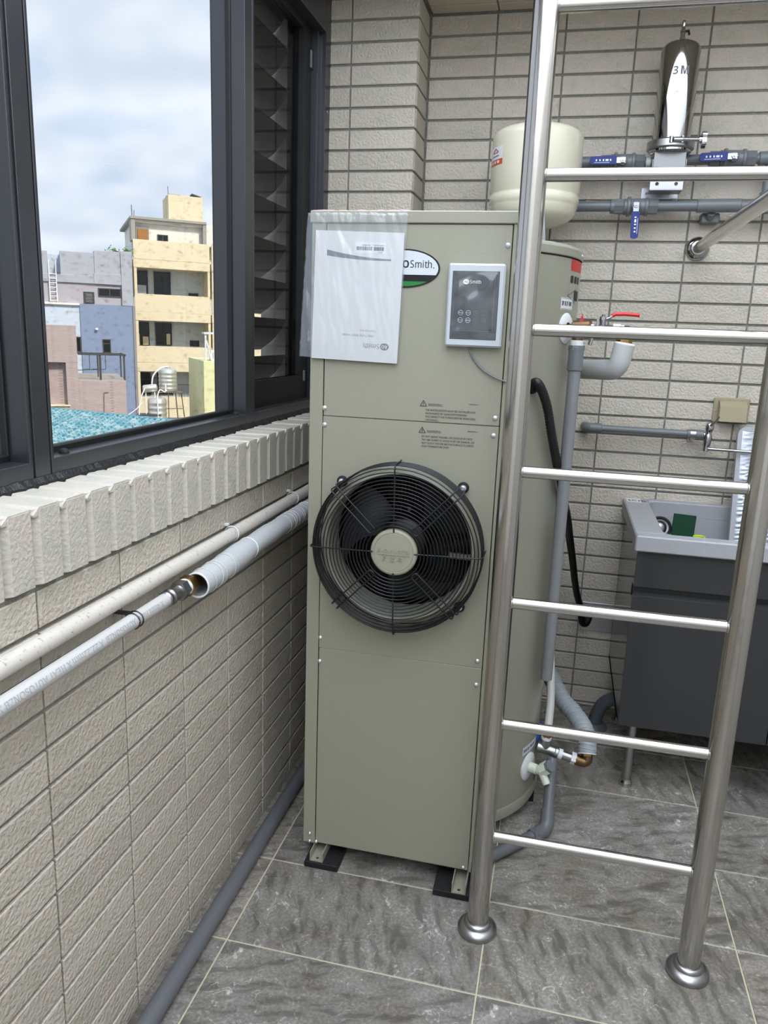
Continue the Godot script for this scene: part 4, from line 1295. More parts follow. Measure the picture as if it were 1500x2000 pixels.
func build_filter() -> void:
	var x := 1.0535
	var z := 0.115
	var t := thing("water_filter", "mirror-polished steel water filter housing with a clamp ring, fixed on the back wall", "water filter")
	var c := V(x, 0, z)
	var prof := [Vector2(0.0605, 2.088), Vector2(0.0605, 2.352), Vector2(0.0590, 2.362), Vector2(0.0540, 2.371), Vector2(0.044, 2.378), Vector2(0.028, 2.382), Vector2(0.012, 2.384), Vector2(0.0, 2.384)]
	part("housing", MB.new().lathe(c, Vector3.UP, prof, 72), M.mirror_steel, t)
	part("air_cock", MB.new().lathe(c, Vector3.UP, [Vector2(0.009, 2.38), Vector2(0.009, 2.395), Vector2(0.0075, 2.396), Vector2(0.0075, 2.410), Vector2(0.009, 2.411), Vector2(0.009, 2.416), Vector2(0.0065, 2.418), Vector2(0.0055, 2.430), Vector2(0.0065, 2.432), Vector2(0.005, 2.438), Vector2(0.0065, 2.440), Vector2(0.004, 2.446), Vector2(0, 2.446)], 20), M.chrome, t)
	part("cock_lever", MB.new().tube([V(x + 0.006, 2.414, z), V(x + 0.016, 2.414, z + 0.004), V(x + 0.019, 2.402, z + 0.006)], [0.004, 0.0045, 0.0035], 8), M.black_plastic, t)
	# clamp ring in two halves
	part("clamp_ring", MB.new().lathe(c, Vector3.UP, [Vector2(0.061, 2.060), Vector2(0.070, 2.060), Vector2(0.0745, 2.064), Vector2(0.0745, 2.064), Vector2(0.0745, 2.084), Vector2(0.0745, 2.084), Vector2(0.070, 2.088), Vector2(0.061, 2.089)], 64), M.brushed_steel, t)
	part("base_flange", MB.new().lathe(c, Vector3.UP, [Vector2(0.0, 2.050), Vector2(0.060, 2.050), Vector2(0.066, 2.054), Vector2(0.066, 2.060)], 56), M.mirror_steel, t)
	var k := MB.new()
	k.cyl(V(x + 0.000, 2.0785, z + 0.080), V(x + 0.030, 2.0785, z + 0.078), 0.0072, 18, 0.001)
	k.cyl(V(x - 0.006, 2.070, z + 0.074), V(x - 0.006, 2.089, z + 0.074), 0.006, 14)
	k.cyl(V(x + 0.028, 2.070, z + 0.073), V(x + 0.028, 2.089, z + 0.073), 0.006, 14)
	part("clamp_bolt", k, M.chrome, t)
	part("bolt_shank", MB.new().cyl(V(x + 0.030, 2.0785, z + 0.078), V(x + 0.088, 2.0785, z + 0.070), 0.0060, 18), M.brushed_steel, t)
	var wing := PackedVector2Array()
	for i in 40:
		var a := TAU * i / 40
		var r := 0.0235 + 0.0035 * cos(a * 5.0)
		wing.append(Vector2(r * cos(a), r * sin(a)))
	part("clamp_knob", MB.new().prism(wing, 0.0, 0.013, Transform3D(Basis(V(0, 0, -1), V(0, 1, 0), V(1, 0, 0)), V(x + 0.086, 2.0785, z + 0.070)), true).cyl(V(x + 0.078, 2.0785, z + 0.070), V(x + 0.088, 2.0785, z + 0.070), 0.011, 20), M.chrome, t)
	# square port block and the mounting plates
	part("port_block", MB.new().bb(V(x - 0.048, 2.004, z - 0.055), V(x + 0.050, 2.052, z + 0.032), 0.002), M.brushed_steel, t)
	part("block_cover", MB.new().bb(V(x - 0.050, 1.996, z + 0.032), V(x + 0.050, 2.056, z + 0.036), 0.001).bb(V(x - 0.054, 1.996, z - 0.03), V(x - 0.050, 2.03, z + 0.036), 0.001).bb(V(x + 0.050, 1.996, z - 0.03), V(x + 0.054, 2.03, z + 0.036), 0.001), M.satin_steel, t)
	var pl := MB.new()
	pl.holed(x - 0.052, 1.940, x, 2.004, Vector2(x - 0.030, 1.957), 0.0058, z + 0.015, 0.003, 28).holed(x, 1.940, x + 0.052, 2.004, Vector2(x + 0.030, 1.957), 0.0058, z + 0.015, 0.003, 28).bb(V(x - 0.052, 1.937, z - 0.06), V(x + 0.052, 1.940, z + 0.015), 0.0008)
	part("mounting_plate", pl, M.zinc, t)
	part("mounting_plate", MB.new().holed(x - 0.068, 1.925, x - 0.01, 1.965, Vector2(x - 0.050, 1.946), 0.005, 0.0075, 0.003, 28).holed(x - 0.01, 1.925, x + 0.052, 1.965, Vector2(x + 0.020, 1.946), 0.005, 0.0075, 0.003, 28).bb(V(x - 0.068, 1.922, 0.002), V(x + 0.048, 1.925, 0.055), 0.0008), M.zinc, t)
	# printed mark on the front of the housing
	var mk := ["3", "M"]
	for i in 2:
		var dg: float = [104.0, 78.0][i]
		var a := deg_to_rad(dg)
		text("housing_print", mk[i], 0.0235, M.grey_ink, t, V(x + cos(a) * 0.0609, 2.285, z + sin(a) * 0.0609), Basis(Vector3.UP, deg_to_rad(90.0 - dg)), true, HORIZONTAL_ALIGNMENT_CENTER)
	rebase(t, V(x, 1.92, 0.0))

# a grey plastic ball valve on a pipe that runs along x
func ball_valve(parent: Node3D, c: Vector3, handle: Vector3) -> void:
	var v := part("ball_valve", MB.new().cyl(c + V(-0.040, 0, 0), c + V(0.040, 0, 0), 0.0265, 32, 0.003).cyl(c + V(-0.028, 0, 0), c + V(-0.017, 0, 0), 0.032, 32, 0.002).cyl(c + V(0.030, 0, 0), c + V(0.041, 0, 0), 0.030, 32, 0.002).cyl(c, c + V(0, 0, 0.036), 0.015, 24, 0.002), M.grey_pvc, parent)
	part("union_nut", MB.new().hexnut(c + V(0.041, 0, 0), c + V(0.072, 0, 0), 0.0255), M.grey_pvc, v)
	part("union_nut", MB.new().hexnut(c + V(-0.070, 0, 0), c + V(-0.040, 0, 0), 0.0255), M.grey_pvc, v)
	var d := handle.normalized()
	var s := V(-d.y, d.x, 0)
	var b := Basis(d, s, V(0, 0, 1))
	var st := MB.new()
	st.box(c + V(0, 0, 0.0395) + d * 0.006, V(0.030, 0.019, 0.003), 0.0006, b)
	part("handle_plate", st, M.zinc, v)
	part("stem_nut", MB.new().hexnut(c + V(0, 0, 0.040), c + V(0, 0, 0.047), 0.009).cyl(c + V(0, 0, 0.046), c + V(0, 0, 0.051), 0.004, 12), M.zinc, v)
	var g := PackedVector2Array()
	for i in 9:
		var a := -PI / 2 + PI * i / 8
		g.append(Vector2(0.100 + 0.008 * cos(a), 0.0125 * sin(a)))
	g.append(Vector2(0.022, 0.0135))
	g.append(Vector2(0.022, -0.0135))
	var grip := part("lever_grip", MB.new().prism(g, 0.037, 0.046, Transform3D(b, c)), M.blue_handle, v, Vector3.ZERO, Basis.IDENTITY, "blue lever grip")
	for k in 5:
		part("grip_print", MB.new().box(c + d * (0.040 + 0.0115 * k) + V(0, 0, 0.0462), V(0.0045 if k != 1 else 0.010, 0.006, 0.0006), 0.0, b), M.white_ink, grip)
	part("grip_print", MB.new().box(c + d * 0.068 + s * 0.0075 + V(0, 0, 0.0462), V(0.050, 0.0012, 0.0006), 0.0, b), M.white_ink, grip)

func build_upper_pipes() -> void:
	var z := 0.08
	var yu := 2.034
	var t := thing("water_pipe", "upper grey plastic water pipe through the filter, with two blue-handled valves", "pipe")
	part("pipe", MB.new().cyl(V(0.60, yu, z), V(0.9985, yu, z), 0.0165, 28).cyl(V(1.1085, yu + 0.006, z), V(1.56, yu + 0.010, z), 0.0165, 28), M.grey_pvc, t)
	part("coupling", MB.new().cyl(V(0.77, yu, z), V(0.815, yu, z), 0.0205, 28, 0.002), M.grey_pvc, t)
	part("coupling", MB.new().cyl(V(1.336, yu + 0.008, z), V(1.42, yu + 0.009, z), 0.0215, 28, 0.002), M.grey_pvc, t)
	part("thread_tape", MB.new().cyl(V(0.984, yu, z), V(0.998, yu, z), 0.0172, 24), M.white_plastic, t)
	ball_valve(t, V(0.9075, yu, z), V(-1, -0.015, 0))
	ball_valve(t, V(1.2545, yu + 0.008, z), V(-1, -0.03, 0))
	rebase(t, V(0.95, 2.0, z))
	var yl := 1.893
	var u := thing("water_pipe", "lower grey plastic water pipe with one valve whose blue handle hangs down", "pipe")
	part("pipe", MB.new().cyl(V(0.60, yl, z), V(1.60, yl + 0.006, z), 0.0175, 28), M.grey_pvc, u)
	part("coupling", MB.new().cyl(V(0.882, yl, z), V(0.925, yl, z), 0.0225, 28, 0.002), M.grey_pvc, u)
	part("coupling", MB.new().cyl(V(1.162, yl + 0.003, z), V(1.300, yl + 0.005, z), 0.0215, 28, 0.002), M.grey_pvc, u)
	part("thread_tape", MB.new().cyl(V(0.80, yl + 0.022, 0.05), V(0.90, yl + 0.020, 0.05), 0.003, 10), M.white_plastic, u)
	ball_valve(u, V(0.9655, yl, z), V(0.03, -1, 0))
	part("riser", MB.new().cyl(V(1.375, yl + 0.02, z), V(1.375, 2.020, z), 0.0165, 28).cyl(V(1.375, yl - 0.02, z), V(1.375, yl + 0.045, z), 0.0215, 28, 0.002), M.grey_pvc, u)
	part("pipe_clip", MB.new().bb(V(1.185, yl - 0.046, 0.003), V(1.245, yl - 0.014, 0.050), 0.004).cyl(V(1.213, yl - 0.03, 0.05), V(1.213, yl - 0.016, 0.07), 0.013, 18, 0.002), M.grey_pvc, u)
	rebase(u, V(0.95, 1.88, z))

func build_hot_outlet() -> void:
	# relief valve on the tank, its drain pipe, and the hot water branch with a ball valve
	var o := V(0.80, 1.452, 0.845)
	var t := thing("relief_valve", "bronze relief valve with a small red lever on the tank's right side", "valve")
	var a := deg_to_rad(23.0)
	var d := V(cos(a), 0, sin(a))
	part("body", MB.new().cyl(V(0.45, 1.470, 0.69) + d * 0.346, V(0.45, 1.470, 0.69) + d * 0.372, 0.013, 24, 0.001).cyl(V(0.790, 1.475, 0.838), V(0.838, 1.478, 0.850), 0.0165, 24, 0.003).cyl(V(0.8055, 1.47, 0.85), V(0.8055, 1.440, 0.85), 0.015, 24, 0.002), M.bronze, t)
	part("lever", MB.new().prism(PackedVector2Array([Vector2(0.806, 1.486), Vector2(0.818, 1.486), Vector2(0.813, 1.512)]), 0.848, 0.852), M.red_handle, t)
	part("lever_pin", MB.new().cyl(V(0.838, 1.478, 0.850), V(0.846, 1.478, 0.852), 0.008, 16, 0.001), M.chrome, t)
	rebase(t, V(0.80, 1.44, 0.85))
	var p := thing("drain_pipe", "straight grey plastic drain pipe hanging beside the tank, open at the bottom", "pipe")
	part("pipe", MB.new().tube([V(0.8055, 1.405, 0.85), V(0.8055, 0.475, 0.85)], 0.0165, 28, false).tube([V(0.8055, 1.405, 0.85), V(0.8055, 0.475, 0.85)], 0.0145, 28, false).lathe(V(0.8055, 0.475, 0.85), Vector3.UP, [Vector2(0.0145, 0), Vector2(0.0165, 0)], 28), M.pale_grey_pvc, p)
	part("socket", MB.new().cyl(V(0.8055, 1.362, 0.85), V(0.8055, 1.425, 0.85), 0.0200, 28, 0.002).hexnut(V(0.8055, 1.415, 0.85), V(0.8055, 1.428, 0.85), 0.0215), M.grey_pvc, p)
	part("adaptor", MB.new().cyl(V(0.8055, 1.425, 0.85), V(0.8055, 1.441, 0.85), 0.0165, 28, 0.001), M.white_plastic, p)
	rebase(p, V(0.8055, 0.475, 0.85))
	# hot branch
	var z := 0.70
	var h := thing("hot_water_valve", "steel ball valve with a long red lever handle beside the tank", "valve")
	part("body", MB.new().cyl(V(0.800, 1.472, z), V(0.945, 1.472, z), 0.0145, 24, 0.002).hexnut(V(0.825, 1.472, z), V(0.846, 1.472, z), 0.020).hexnut(V(0.900, 1.472, z), V(0.920, 1.472, z), 0.020).cyl(V(0.872, 1.476, z), V(0.872, 1.502, z), 0.0085, 18, 0.001), M.zinc, h)
	part("thread_tape", MB.new().cyl(V(0.812, 1.472, z), V(0.824, 1.472, z), 0.0155, 20).cyl(V(0.921, 1.472, z), V(0.930, 1.472, z), 0.0155, 20), M.white_plastic, h)
	part("stem", MB.new().hexnut(V(0.872, 1.500, z), V(0.872, 1.508, z), 0.0095).cyl(V(0.872, 1.506, z), V(0.872, 1.514, z), 0.005, 12).bb(V(0.854, 1.484, z - 0.006), V(0.862, 1.500, z + 0.006), 0.001), M.zinc, h)
	part("drip_screw", MB.new().cyl(V(0.842, 1.430, z + 0.02), V(0.845, 1.452, z + 0.02), 0.006, 14, 0.001), M.chrome, h)
	var lv := []
	for q in [[0.865, 1.503], [0.886, 1.503], [0.902, 1.516], [0.930, 1.517], [0.968, 1.515]]:
		lv.append(V(q[0], q[1], z))
	part("lever", MB.new().tube(bend([lv[0], lv[1], lv[2]], 0.006), 0.0035, 10), M.zinc, h)
	part("lever_sleeve", MB.new().tube(bend([lv[1].lerp(lv[2], 0.6), lv[2], lv[3], lv[4]], 0.006), 0.0052, 12), M.red_handle, h, Vector3.ZERO, Basis.IDENTITY, "red dipped lever sleeve")
	part("elbow_nut", MB.new().hexnut(V(0.934, 1.430, z), V(0.934, 1.452, z), 0.022).cyl(V(0.934, 1.45, z), V(0.934, 1.478, z), 0.017, 20, 0.003), M.brass, h)
	rebase(h, V(0.872, 1.43, z))
	var f := thing("insulated_pipe", "grey foam-sleeved pipe bending under the red-handled valve", "pipe")
	part("sleeve", MB.new().tube(bend([V(0.936, 1.434, z), V(0.925, 1.364, z), V(0.84, 1.358, z - 0.12), V(0.70, 1.35, 0.28), V(0.68, 1.2, 0.24)], 0.055, 10), 0.0285, 28), M.pale_foam, f)
	part("sleeve_lip", MB.new().torus(V(0.9362, 1.435, z), V(0.01, 0.07, 0), 0.0235, 0.005, 36, 10), M.white_plastic, f)
	rebase(f, V(0.93, 1.36, z))

func build_cold_inlet() -> void:
	# cold feed at the foot of the tank: tee, nipple, brass elbow, white riser, foam hose
	var c := V(0.822, 0.208, 0.77)
	var t := thing("cold_water_inlet", "steel tee with brass elbow joining the foot of the tank", "pipe fitting")
	part("tee", MB.new().cyl(c + V(-0.026, 0.004, 0), c + V(0.034, -0.008, 0), 0.0160, 24, 0.002).cyl(c, c + V(0.002, 0.034, 0), 0.0150, 24, 0.002).cyl(c + V(0.028, -0.007, 0), c + V(0.040, -0.010, 0), 0.0185, 24, 0.002), M.brushed_steel, t)
	part("nipple", MB.new().cyl(c + V(0.036, -0.009, 0), c + V(0.088, -0.020, 0), 0.0130, 24, 0.001), M.brushed_steel, t)
	part("thread_tape", MB.new().cyl(c + V(0.040, -0.010, 0), c + V(0.052, -0.013, 0), 0.0165, 20), M.white_plastic, t)
	part("thread_tape", MB.new().cyl(c + V(0.001, 0.032, 0), c + V(0.002, 0.042, 0), 0.0155, 20), M.white_plastic, t)
	part("thread_tape", MB.new().hexnut(c + V(0.080, -0.018, 0), c + V(0.094, -0.021, 0), 0.0185), M.white_plastic, t)
	part("elbow", MB.new().tube(bend([c + V(0.092, -0.021, 0), c + V(0.130, -0.029, 0), c + V(0.126, 0.012, -0.012)], 0.022, 8), 0.0165, 24), M.bronze, t)
	part("elbow_nut", MB.new().hexnut(c + V(0.127, -0.004, -0.006), c + V(0.125, 0.022, -0.012), 0.021), M.brass, t)
	part("riser_nut", MB.new().hexnut(c + V(0.002, 0.040, 0), c + V(0.003, 0.056, 0), 0.016).cyl(c + V(0.003, 0.054, 0), c + V(0.003, 0.064, 0), 0.012, 20), M.brass, t)
	rebase(t, c)
	var w := thing("water_hose", "white plastic water hose rising from the tee beside the tank", "pipe")
	part("pipe", MB.new().tube(spline([c + V(0.003, 0.060, 0), V(0.827, 0.335, 0.70), V(0.818, 0.43, 0.64), V(0.8085, 0.50, 0.585), V(0.803, 0.62, 0.52), V(0.79, 0.80, 0.44)], 8), 0.0125, 24), M.white_pipe, w)
	rebase(w, c + V(0, 0.06, 0))
	var f := thing("insulated_hose", "tape-wrapped grey insulated hose running from the tank's back to the brass elbow", "hose")
	var e := c + V(0.125, 0.006, -0.012)
	var path := spline([e + V(0.002, -0.006, 0.006), e + V(-0.001, 0.026, -0.014), e + V(-0.014, 0.050, -0.05), e + V(-0.045, 0.066, -0.11), e + V(-0.085, 0.078, -0.18), e + V(-0.140, 0.10, -0.36)], 12)
	var rad := []
	for k in path.size():
		rad.append(0.0275 + 0.0012 * sin(k * 2.1) + 0.0006 * sin(k * 5.3))
	part("sleeve", MB.new().tube(path, rad, 28, false), M.grey_foam, f)
	part("sleeve_lining", MB.new().tube(path.slice(0, 14), 0.0238, 28, false), M.grey_foam, f)
	part("sleeve_lip", MB.new().torus(path[0], path[0] - path[1], 0.0256, 0.0024, 40, 8), M.white_plastic, f)
	var tw := []
	for k in range(6, path.size() - 2, 3):
		tw.append(k)
	for k in tw:
		part("tape_edge", MB.new().torus(path[k], (path[k + 1] - path[k] as Vector3).normalized() + V(0.15, 0.2, 0), 0.0286, 0.0009, 36, 5), M.tape_wrap, f)
	rebase(f, e)

func build_floor_pipes() -> void:
	var t := thing("floor_drain_pipe", "grey plastic pipe standing by the tank and turning along the floor toward the ladder", "pipe")
	var a := V(0.846, 0.0215, 0.905)
	part("pipe", MB.new().cyl(a + V(0, 0.0, 0), V(0.846, 0.19, 0.79), 0.0165, 24).cyl(a, V(0.675, 0.0215, 1.10), 0.0165, 24), M.floor_pvc, t)
	part("elbow", MB.new().tube(bend([a + V(0, 0.045, -0.031), a, a + V(-0.034, 0, 0.040)], 0.03, 8), 0.0212, 26), M.floor_pvc, t)
	part("union_nut", MB.new().hexnut(a + V(-0.030, 0, 0.036), a + V(-0.042, 0, 0.050), 0.0225), M.floor_pvc, t)
	rebase(t, a)
	# long pipe along the foot of the left wall
	var l := thing("floor_pipe", "long grey plastic pipe lying along the foot of the left wall", "pipe")
	part("pipe", MB.new().cyl(V(0.052, 0.0215, 0.02), V(0.054, 0.0215, 4.6), 0.0212, 32), M.floor_pvc, l)
	rebase(l, V(0.053, 0, 1.5))
	# ribbed waste hose of the sink
	var h := thing("waste_hose", "dark grey ribbed waste hose curving out from under the sink", "hose")
	var path := spline([V(1.16, 0.195, 0.24), V(1.09, 0.150, 0.20), V(1.035, 0.105, 0.18), V(1.012, 0.05, 0.175), V(1.006, 0.0, 0.175)], 26)
	var rad := []
	for k in path.size():
		rad.append(0.0235 + (0.0022 if k % 3 == 0 else 0.0))
	part("hose", MB.new().tube(path, rad, 22), M.dark_corrugated, h)
	part("floor_collar", MB.new().lathe(V(1.006, 0, 0.175), Vector3.UP, [Vector2(0.05, 0), Vector2(0.048, 0.008), Vector2(0.03, 0.018), Vector2(0.026, 0.02)], 32), M.dark_corrugated, h)
	rebase(h, V(1.006, 0, 0.175))

func build_conduit() -> void:
	var t := thing("cable_conduit", "black ribbed cable conduit drooping from the heater down to the wall plate", "conduit")
	var pts := [V(0.697, 1.320, 0.938), V(0.716, 1.330, 0.952), V(0.742, 1.275, 0.925), V(0.762, 1.191, 0.897), V(0.782, 1.111, 0.860), V(0.796, 1.060, 0.815), V(0.809, 0.99, 0.748), V(0.827, 0.907, 0.62), V(0.843, 0.81, 0.48), V(0.861, 0.711, 0.36), V(0.889, 0.551, 0.20), V(0.917, 0.4425, 0.11)]
	pts.append_array([V(0.930, 0.372, 0.055), V(0.946, 0.362, 0.040), V(0.957, 0.378, 0.012)])
	var path := spline(pts, 22)
	var rad := []
	for k in path.size():
		rad.append(0.0115 + (0.0013 if k % 2 == 0 else -0.0006))
	part("ribbed_tube", MB.new().tube(path, rad, 16), M.black_plastic, t)
	rebase(t, V(0.957, 0.37, 0.01))
	var p := thing("wall_plate", "square stainless steel junction plate low on the back wall, left of the sink cabinet", "wall plate", V(1.00, 0.335, 0.003))
	part("plate", MB.new().bb(V(-0.072, -0.012, 0), V(0.056, 0.105, 0.006), 0.001).bb(V(0.058, -0.012, 0), V(0.100, 0.105, 0.006), 0.001), M.brushed_steel, p)

func build_wall_pipes() -> void:
	# painted pipe, and the white plastic pipe with fitting and taped sleeve below it
	var t := thing("painted_pipe", "beige painted pipe running along the left wall just under the soldier course", "pipe")
	part("pipe", MB.new().cyl(V(0.022, 0.9365, 4.6), V(0.022, 0.9525, 0.02), 0.0155, 28), M.painted_pipe, t)
	part("pipe_clip", MB.new().torus(V(0.020, 0.950, 0.857), V(0, 0.05, 1), 0.0185, 0.0016, 28, 6).box(V(0.006, 0.972, 0.857), V(0.012, 0.006, 0.012), 0.001), M.white_plastic, t)
	part("pipe_clip", MB.new().torus(V(0.020, 0.948, 1.294), V(0, 0.05, 1), 0.0185, 0.0016, 28, 6).box(V(0.006, 0.970, 1.294), V(0.012, 0.006, 0.012), 0.001), M.white_plastic, t)
	rebase(t, V(0.022, 0.945, 1.5))
	var w := thing("white_pipe", "white plastic pipe with faint print and a steel clamp, under the beige painted pipe", "pipe")
	var a := V(0.046, 0.8955, 4.6)
	var b := V(0.046, 0.9065, 1.668)
	part("pipe", MB.new().cyl(a, b, 0.0142, 30), M.white_pipe, w)
	var dir := (b - a).normalized()
	# printed line on the upper flank, upside down as it faces the room
	var out := V(0.88, 0.47, 0.0)
	out = (out - dir * out.dot(dir)).normalized()
	var str_ := "X 4mm HEAT AUTOSONZB  A 22.22mm X HEAT AUTOSONZB X"
	text("pipe_print", str_, 0.0095, M.pale_ink, w, V(0.046, 0.9060, 1.70) + out * 0.0146 , Basis(-dir, out.cross(-dir), out), false, HORIZONTAL_ALIGNMENT_LEFT, 1.25)
	var cl := part("steel_clamp", MB.new().torus(V(0.046, 0.9062, 1.778), dir, 0.0152, 0.0016, 32, 6).torus(V(0.046, 0.9061, 1.790), dir, 0.0152, 0.0016, 32, 6).bb(V(0.004, 0.9165, 1.776), V(0.046, 0.9195, 1.792), 0.001), M.clamp_steel, w)
	cl.set_meta("label", "steel pipe clamp")
	part("press_fitting", MB.new().lathe(b, dir, [Vector2(0.0142, -0.004), Vector2(0.0165, -0.002), Vector2(0.0165, 0.004), Vector2(0.0150, 0.006), Vector2(0.0150, 0.012), Vector2(0.0172, 0.014), Vector2(0.0172, 0.020), Vector2(0.0150, 0.022), Vector2(0.0150, 0.052), Vector2(0.0170, 0.054), Vector2(0.0, 0.054)], 28), M.brushed_steel, w)
	part("steel_nut", MB.new().hexnut(b + dir * 0.050, b + dir * 0.072, 0.0215), M.brushed_steel, w)
	part("thread_tape", MB.new().cyl(b + dir * 0.072, b + dir * 0.082, 0.0185, 22), M.white_plastic, w)
	part("brass_nut", MB.new().hexnut(b + dir * 0.082, b + dir * 0.104, 0.0225).lathe(b + dir * 0.104, dir, [Vector2(0.019, 0), Vector2(0.019, 0.02), Vector2(0.0, 0.02)], 24), M.brass, w)
	rebase(w, V(0.046, 0.9, 1.9))
	var s := thing("pipe_sleeve", "pale insulation sleeve wrapped in crinkled tape over the white wall pipe", "pipe insulation")
	var path := []
	var rad := []
	var bulge := noise(20.0, 44, 3)
	for k in 90:
		var q := k / 89.0
		var z := lerpf(1.560, 0.04, q)
		path.append(V(0.060, 0.904 + 0.012 * smoothstep(0.02, 0.25, q), z))
		var r := lerpf(0.0285, 0.0245, smoothstep(0.12, 0.2, q))
		if z < 1.36 and z > 0.98:
			r += 0.0012 * absf(bulge.get_noise_1d(z * 1.0)) + 0.0008 * sin(z * 330.0) * smoothstep(0.98, 1.06, z)
		rad.append(r)
	part("foam_sleeve", MB.new().tube(path.slice(0, 16), rad.slice(0, 16), 32, false), M.pale_foam, s)
	part("sleeve_lining", MB.new().tube([path[0], path[1], path[2], path[3]], 0.0245, 32, false), M.pale_foam, s)
	part("sleeve_lip", MB.new().torus(path[0], V(0, 0, 1), 0.0265, 0.0022, 40, 8), M.white_plastic, s)
	part("tape_wrap", MB.new().tube(path.slice(9), rad.slice(9).map(func(x): return x + 0.0009), 32), M.tape_wrap, s)
	for k in [2, 4, 5, 8, 30, 32, 33, 34, 36, 37, 39, 40]:
		part("tape_edge", MB.new().torus(path[k], (path[k] - path[k + 1] as Vector3).normalized() + V(0.1 * sin(k * 3.0), 0.14 * cos(k * 1.7), 0), rad[k] + 0.0012, 0.0007, 36, 5), M.white_plastic, s)
	for z in [1.294, 0.857]:
		var k := int(round((1.560 - z) / 1.52 * 89.0))
		part("cable_tie", MB.new().torus(path[k], V(0, 0, 1), rad[k] + 0.0014, 0.0016, 36, 6), M.white_plastic, s)
	rebase(s, V(0.05, 0.9, 1.2))

func build_sink() -> void:
	var x0 := 1.0365
	var x1 := 1.98
	var yt := 0.868
	var zf := 0.600
	var t := thing("laundry_sink", "grey speckled stone laundry sink top with a deep basin against the back wall", "sink")
	var S: Material = M.sink_stone
	var bx0 := 1.125
	var bx1 := 1.90
	var bz0 := 0.045
	var bz1 := 0.547
	var m := MB.new()
	m.bb(V(x0, yt - 0.050, bz1), V(x1, yt, zf), 0.004)
	m.bb(V(x0, yt - 0.050, 0.002), V(bx0, yt, bz1 + 0.002), 0.004)
	m.bb(V(bx1, yt - 0.050, 0.002), V(x1, yt, bz1 + 0.002), 0.004)
	m.bb(V(bx0 - 0.002, yt - 0.050, 0.002), V(bx1 + 0.002, yt + 0.004, bz0), 0.003)
	# rounded corner pieces of the basin's mouth
	for q in [[bx0, bz1, 1.0, -1.0], [bx0, bz0, 1.0, 1.0], [bx1, bz1, -1.0, -1.0], [bx1, bz0, -1.0, 1.0]]:
		var poly := PackedVector2Array([Vector2(q[0] - q[2] * 0.004, q[1] - q[3] * 0.004), Vector2(q[0] + q[2] * 0.035, q[1] - q[3] * 0.004)])
		for i in 9:
			var a := PI / 2 * i / 8.0
			poly.append(Vector2(q[0] + q[2] * (0.035 - 0.035 * sin(a)), q[1] + q[3] * (0.035 - 0.035 * cos(a))))
		poly.append(Vector2(q[0] - q[2] * 0.004, q[1] + q[3] * 0.035))
		m.prism(poly, 0.0, 0.049, Transform3D(Basis(V(1, 0, 0), V(0, 0, 1), V(0, 1, 0)), V(0, yt - 0.0502, 0)))
	part("counter", m, S, t)
	var b := MB.new()
	var yb := yt - 0.215
	b.bb(V(bx0 - 0.012, yb - 0.012, bz0 - 0.012), V(bx1 + 0.012, yb, bz1 + 0.012))
	b.bb(V(bx0 - 0.012, yb, bz0 - 0.012), V(bx0, yt - 0.048, bz1 + 0.012)).bb(V(bx1, yb, bz0 - 0.012), V(bx1 + 0.012, yt - 0.048, bz1 + 0.012))
	b.bb(V(bx0, yb, bz0 - 0.012), V(bx1, yt - 0.048, bz0 + 0.006)).bb(V(bx0, yb, bz1), V(bx1, yt - 0.048, bz1 + 0.012))
	part("basin", b, S, t)
	# printed label at the back left corner
	var lb := part("label", MB.new().bb(V(1.046, yt + 0.0001, 0.006), V(1.098, yt + 0.0009, 0.075)), M.sticker_white, t)
	text("label_print", "tCm", 0.024, M.ink, lb, V(1.049, yt + 0.0011, 0.046), Basis(Vector3.RIGHT, -PI / 2), true)
	# washboard wrapped in wrinkled film
	var wb := Node3D.new()
	wb.name = "washboard"
	t.add_child(wb)
	wb.set_meta("label", "washboard still wrapped in wrinkled protective film")
	var pb := Basis(Vector3.RIGHT, deg_to_rad(-14.5))
	var o := V(1.394, 0.700, 0.160)
	var out := PackedVector2Array([Vector2(0, 0), Vector2(0.50, 0), Vector2(0.50, 0.478)])
	for i in 7:
		var a := PI / 2 + PI / 2 * i / 6
		out.append(Vector2(0.032 + 0.032 * cos(a), 0.446 + 0.032 * sin(a)))
	part("board", MB.new().prism(out, 0.0, 0.022, Transform3D(pb, o)), S, wb)
	var f := MB.new()
	var nz := noise(30.0, 55, 3)
	var nz2 := noise(9.0, 57, 3)
	var nx := 34
	var ny := 150
	var g := []
	for j in ny + 1:
		var row := []
		for i in nx + 1:
			var u := lerpf(0.014, 0.49, float(i) / nx)
			var v := lerpf(0.0, 0.462, float(j) / ny)
			var rib := 0.5 + 0.5 * sin(v * 330.0 + 2.2 * nz2.get_noise_2d(u * 3.0, v * 1.5) * 3.0)
			var z := 0.024 + 0.0032 * rib * smoothstep(0.36, 0.28, v) + 0.0030 * absf(nz.get_noise_2d(u * 0.6, v * 2.2))
			if i == 0 or i == nx or j == ny:
				z = 0.0225
			row.append(o + pb * V(u, v, z))
		g.append(row)
	var nn := []
	for j in ny + 1:
		var row := []
		for i in nx + 1:
			var dx: Vector3 = g[j][mini(i + 1, nx)] - g[j][maxi(i - 1, 0)]
			var dy: Vector3 = g[mini(j + 1, ny)][i] - g[maxi(j - 1, 0)][i]
			row.append(dx.cross(dy).normalized())
		nn.append(row)
	for j in ny:
		for i in nx:
			f.quad_n(g[j][i], g[j][i + 1], g[j + 1][i + 1], g[j + 1][i], nn[j][i], nn[j][i + 1], nn[j + 1][i + 1], nn[j + 1][i])
	part("protective_film", f, M.wrap_film, wb)
	rebase(t, V(1.5, 0.65, 0.3))
	# cabinet below
	var cb := thing("sink_cabinet", "dark grey glossy sink cabinet with a grooved false drawer and doors, on chrome legs", "cabinet")
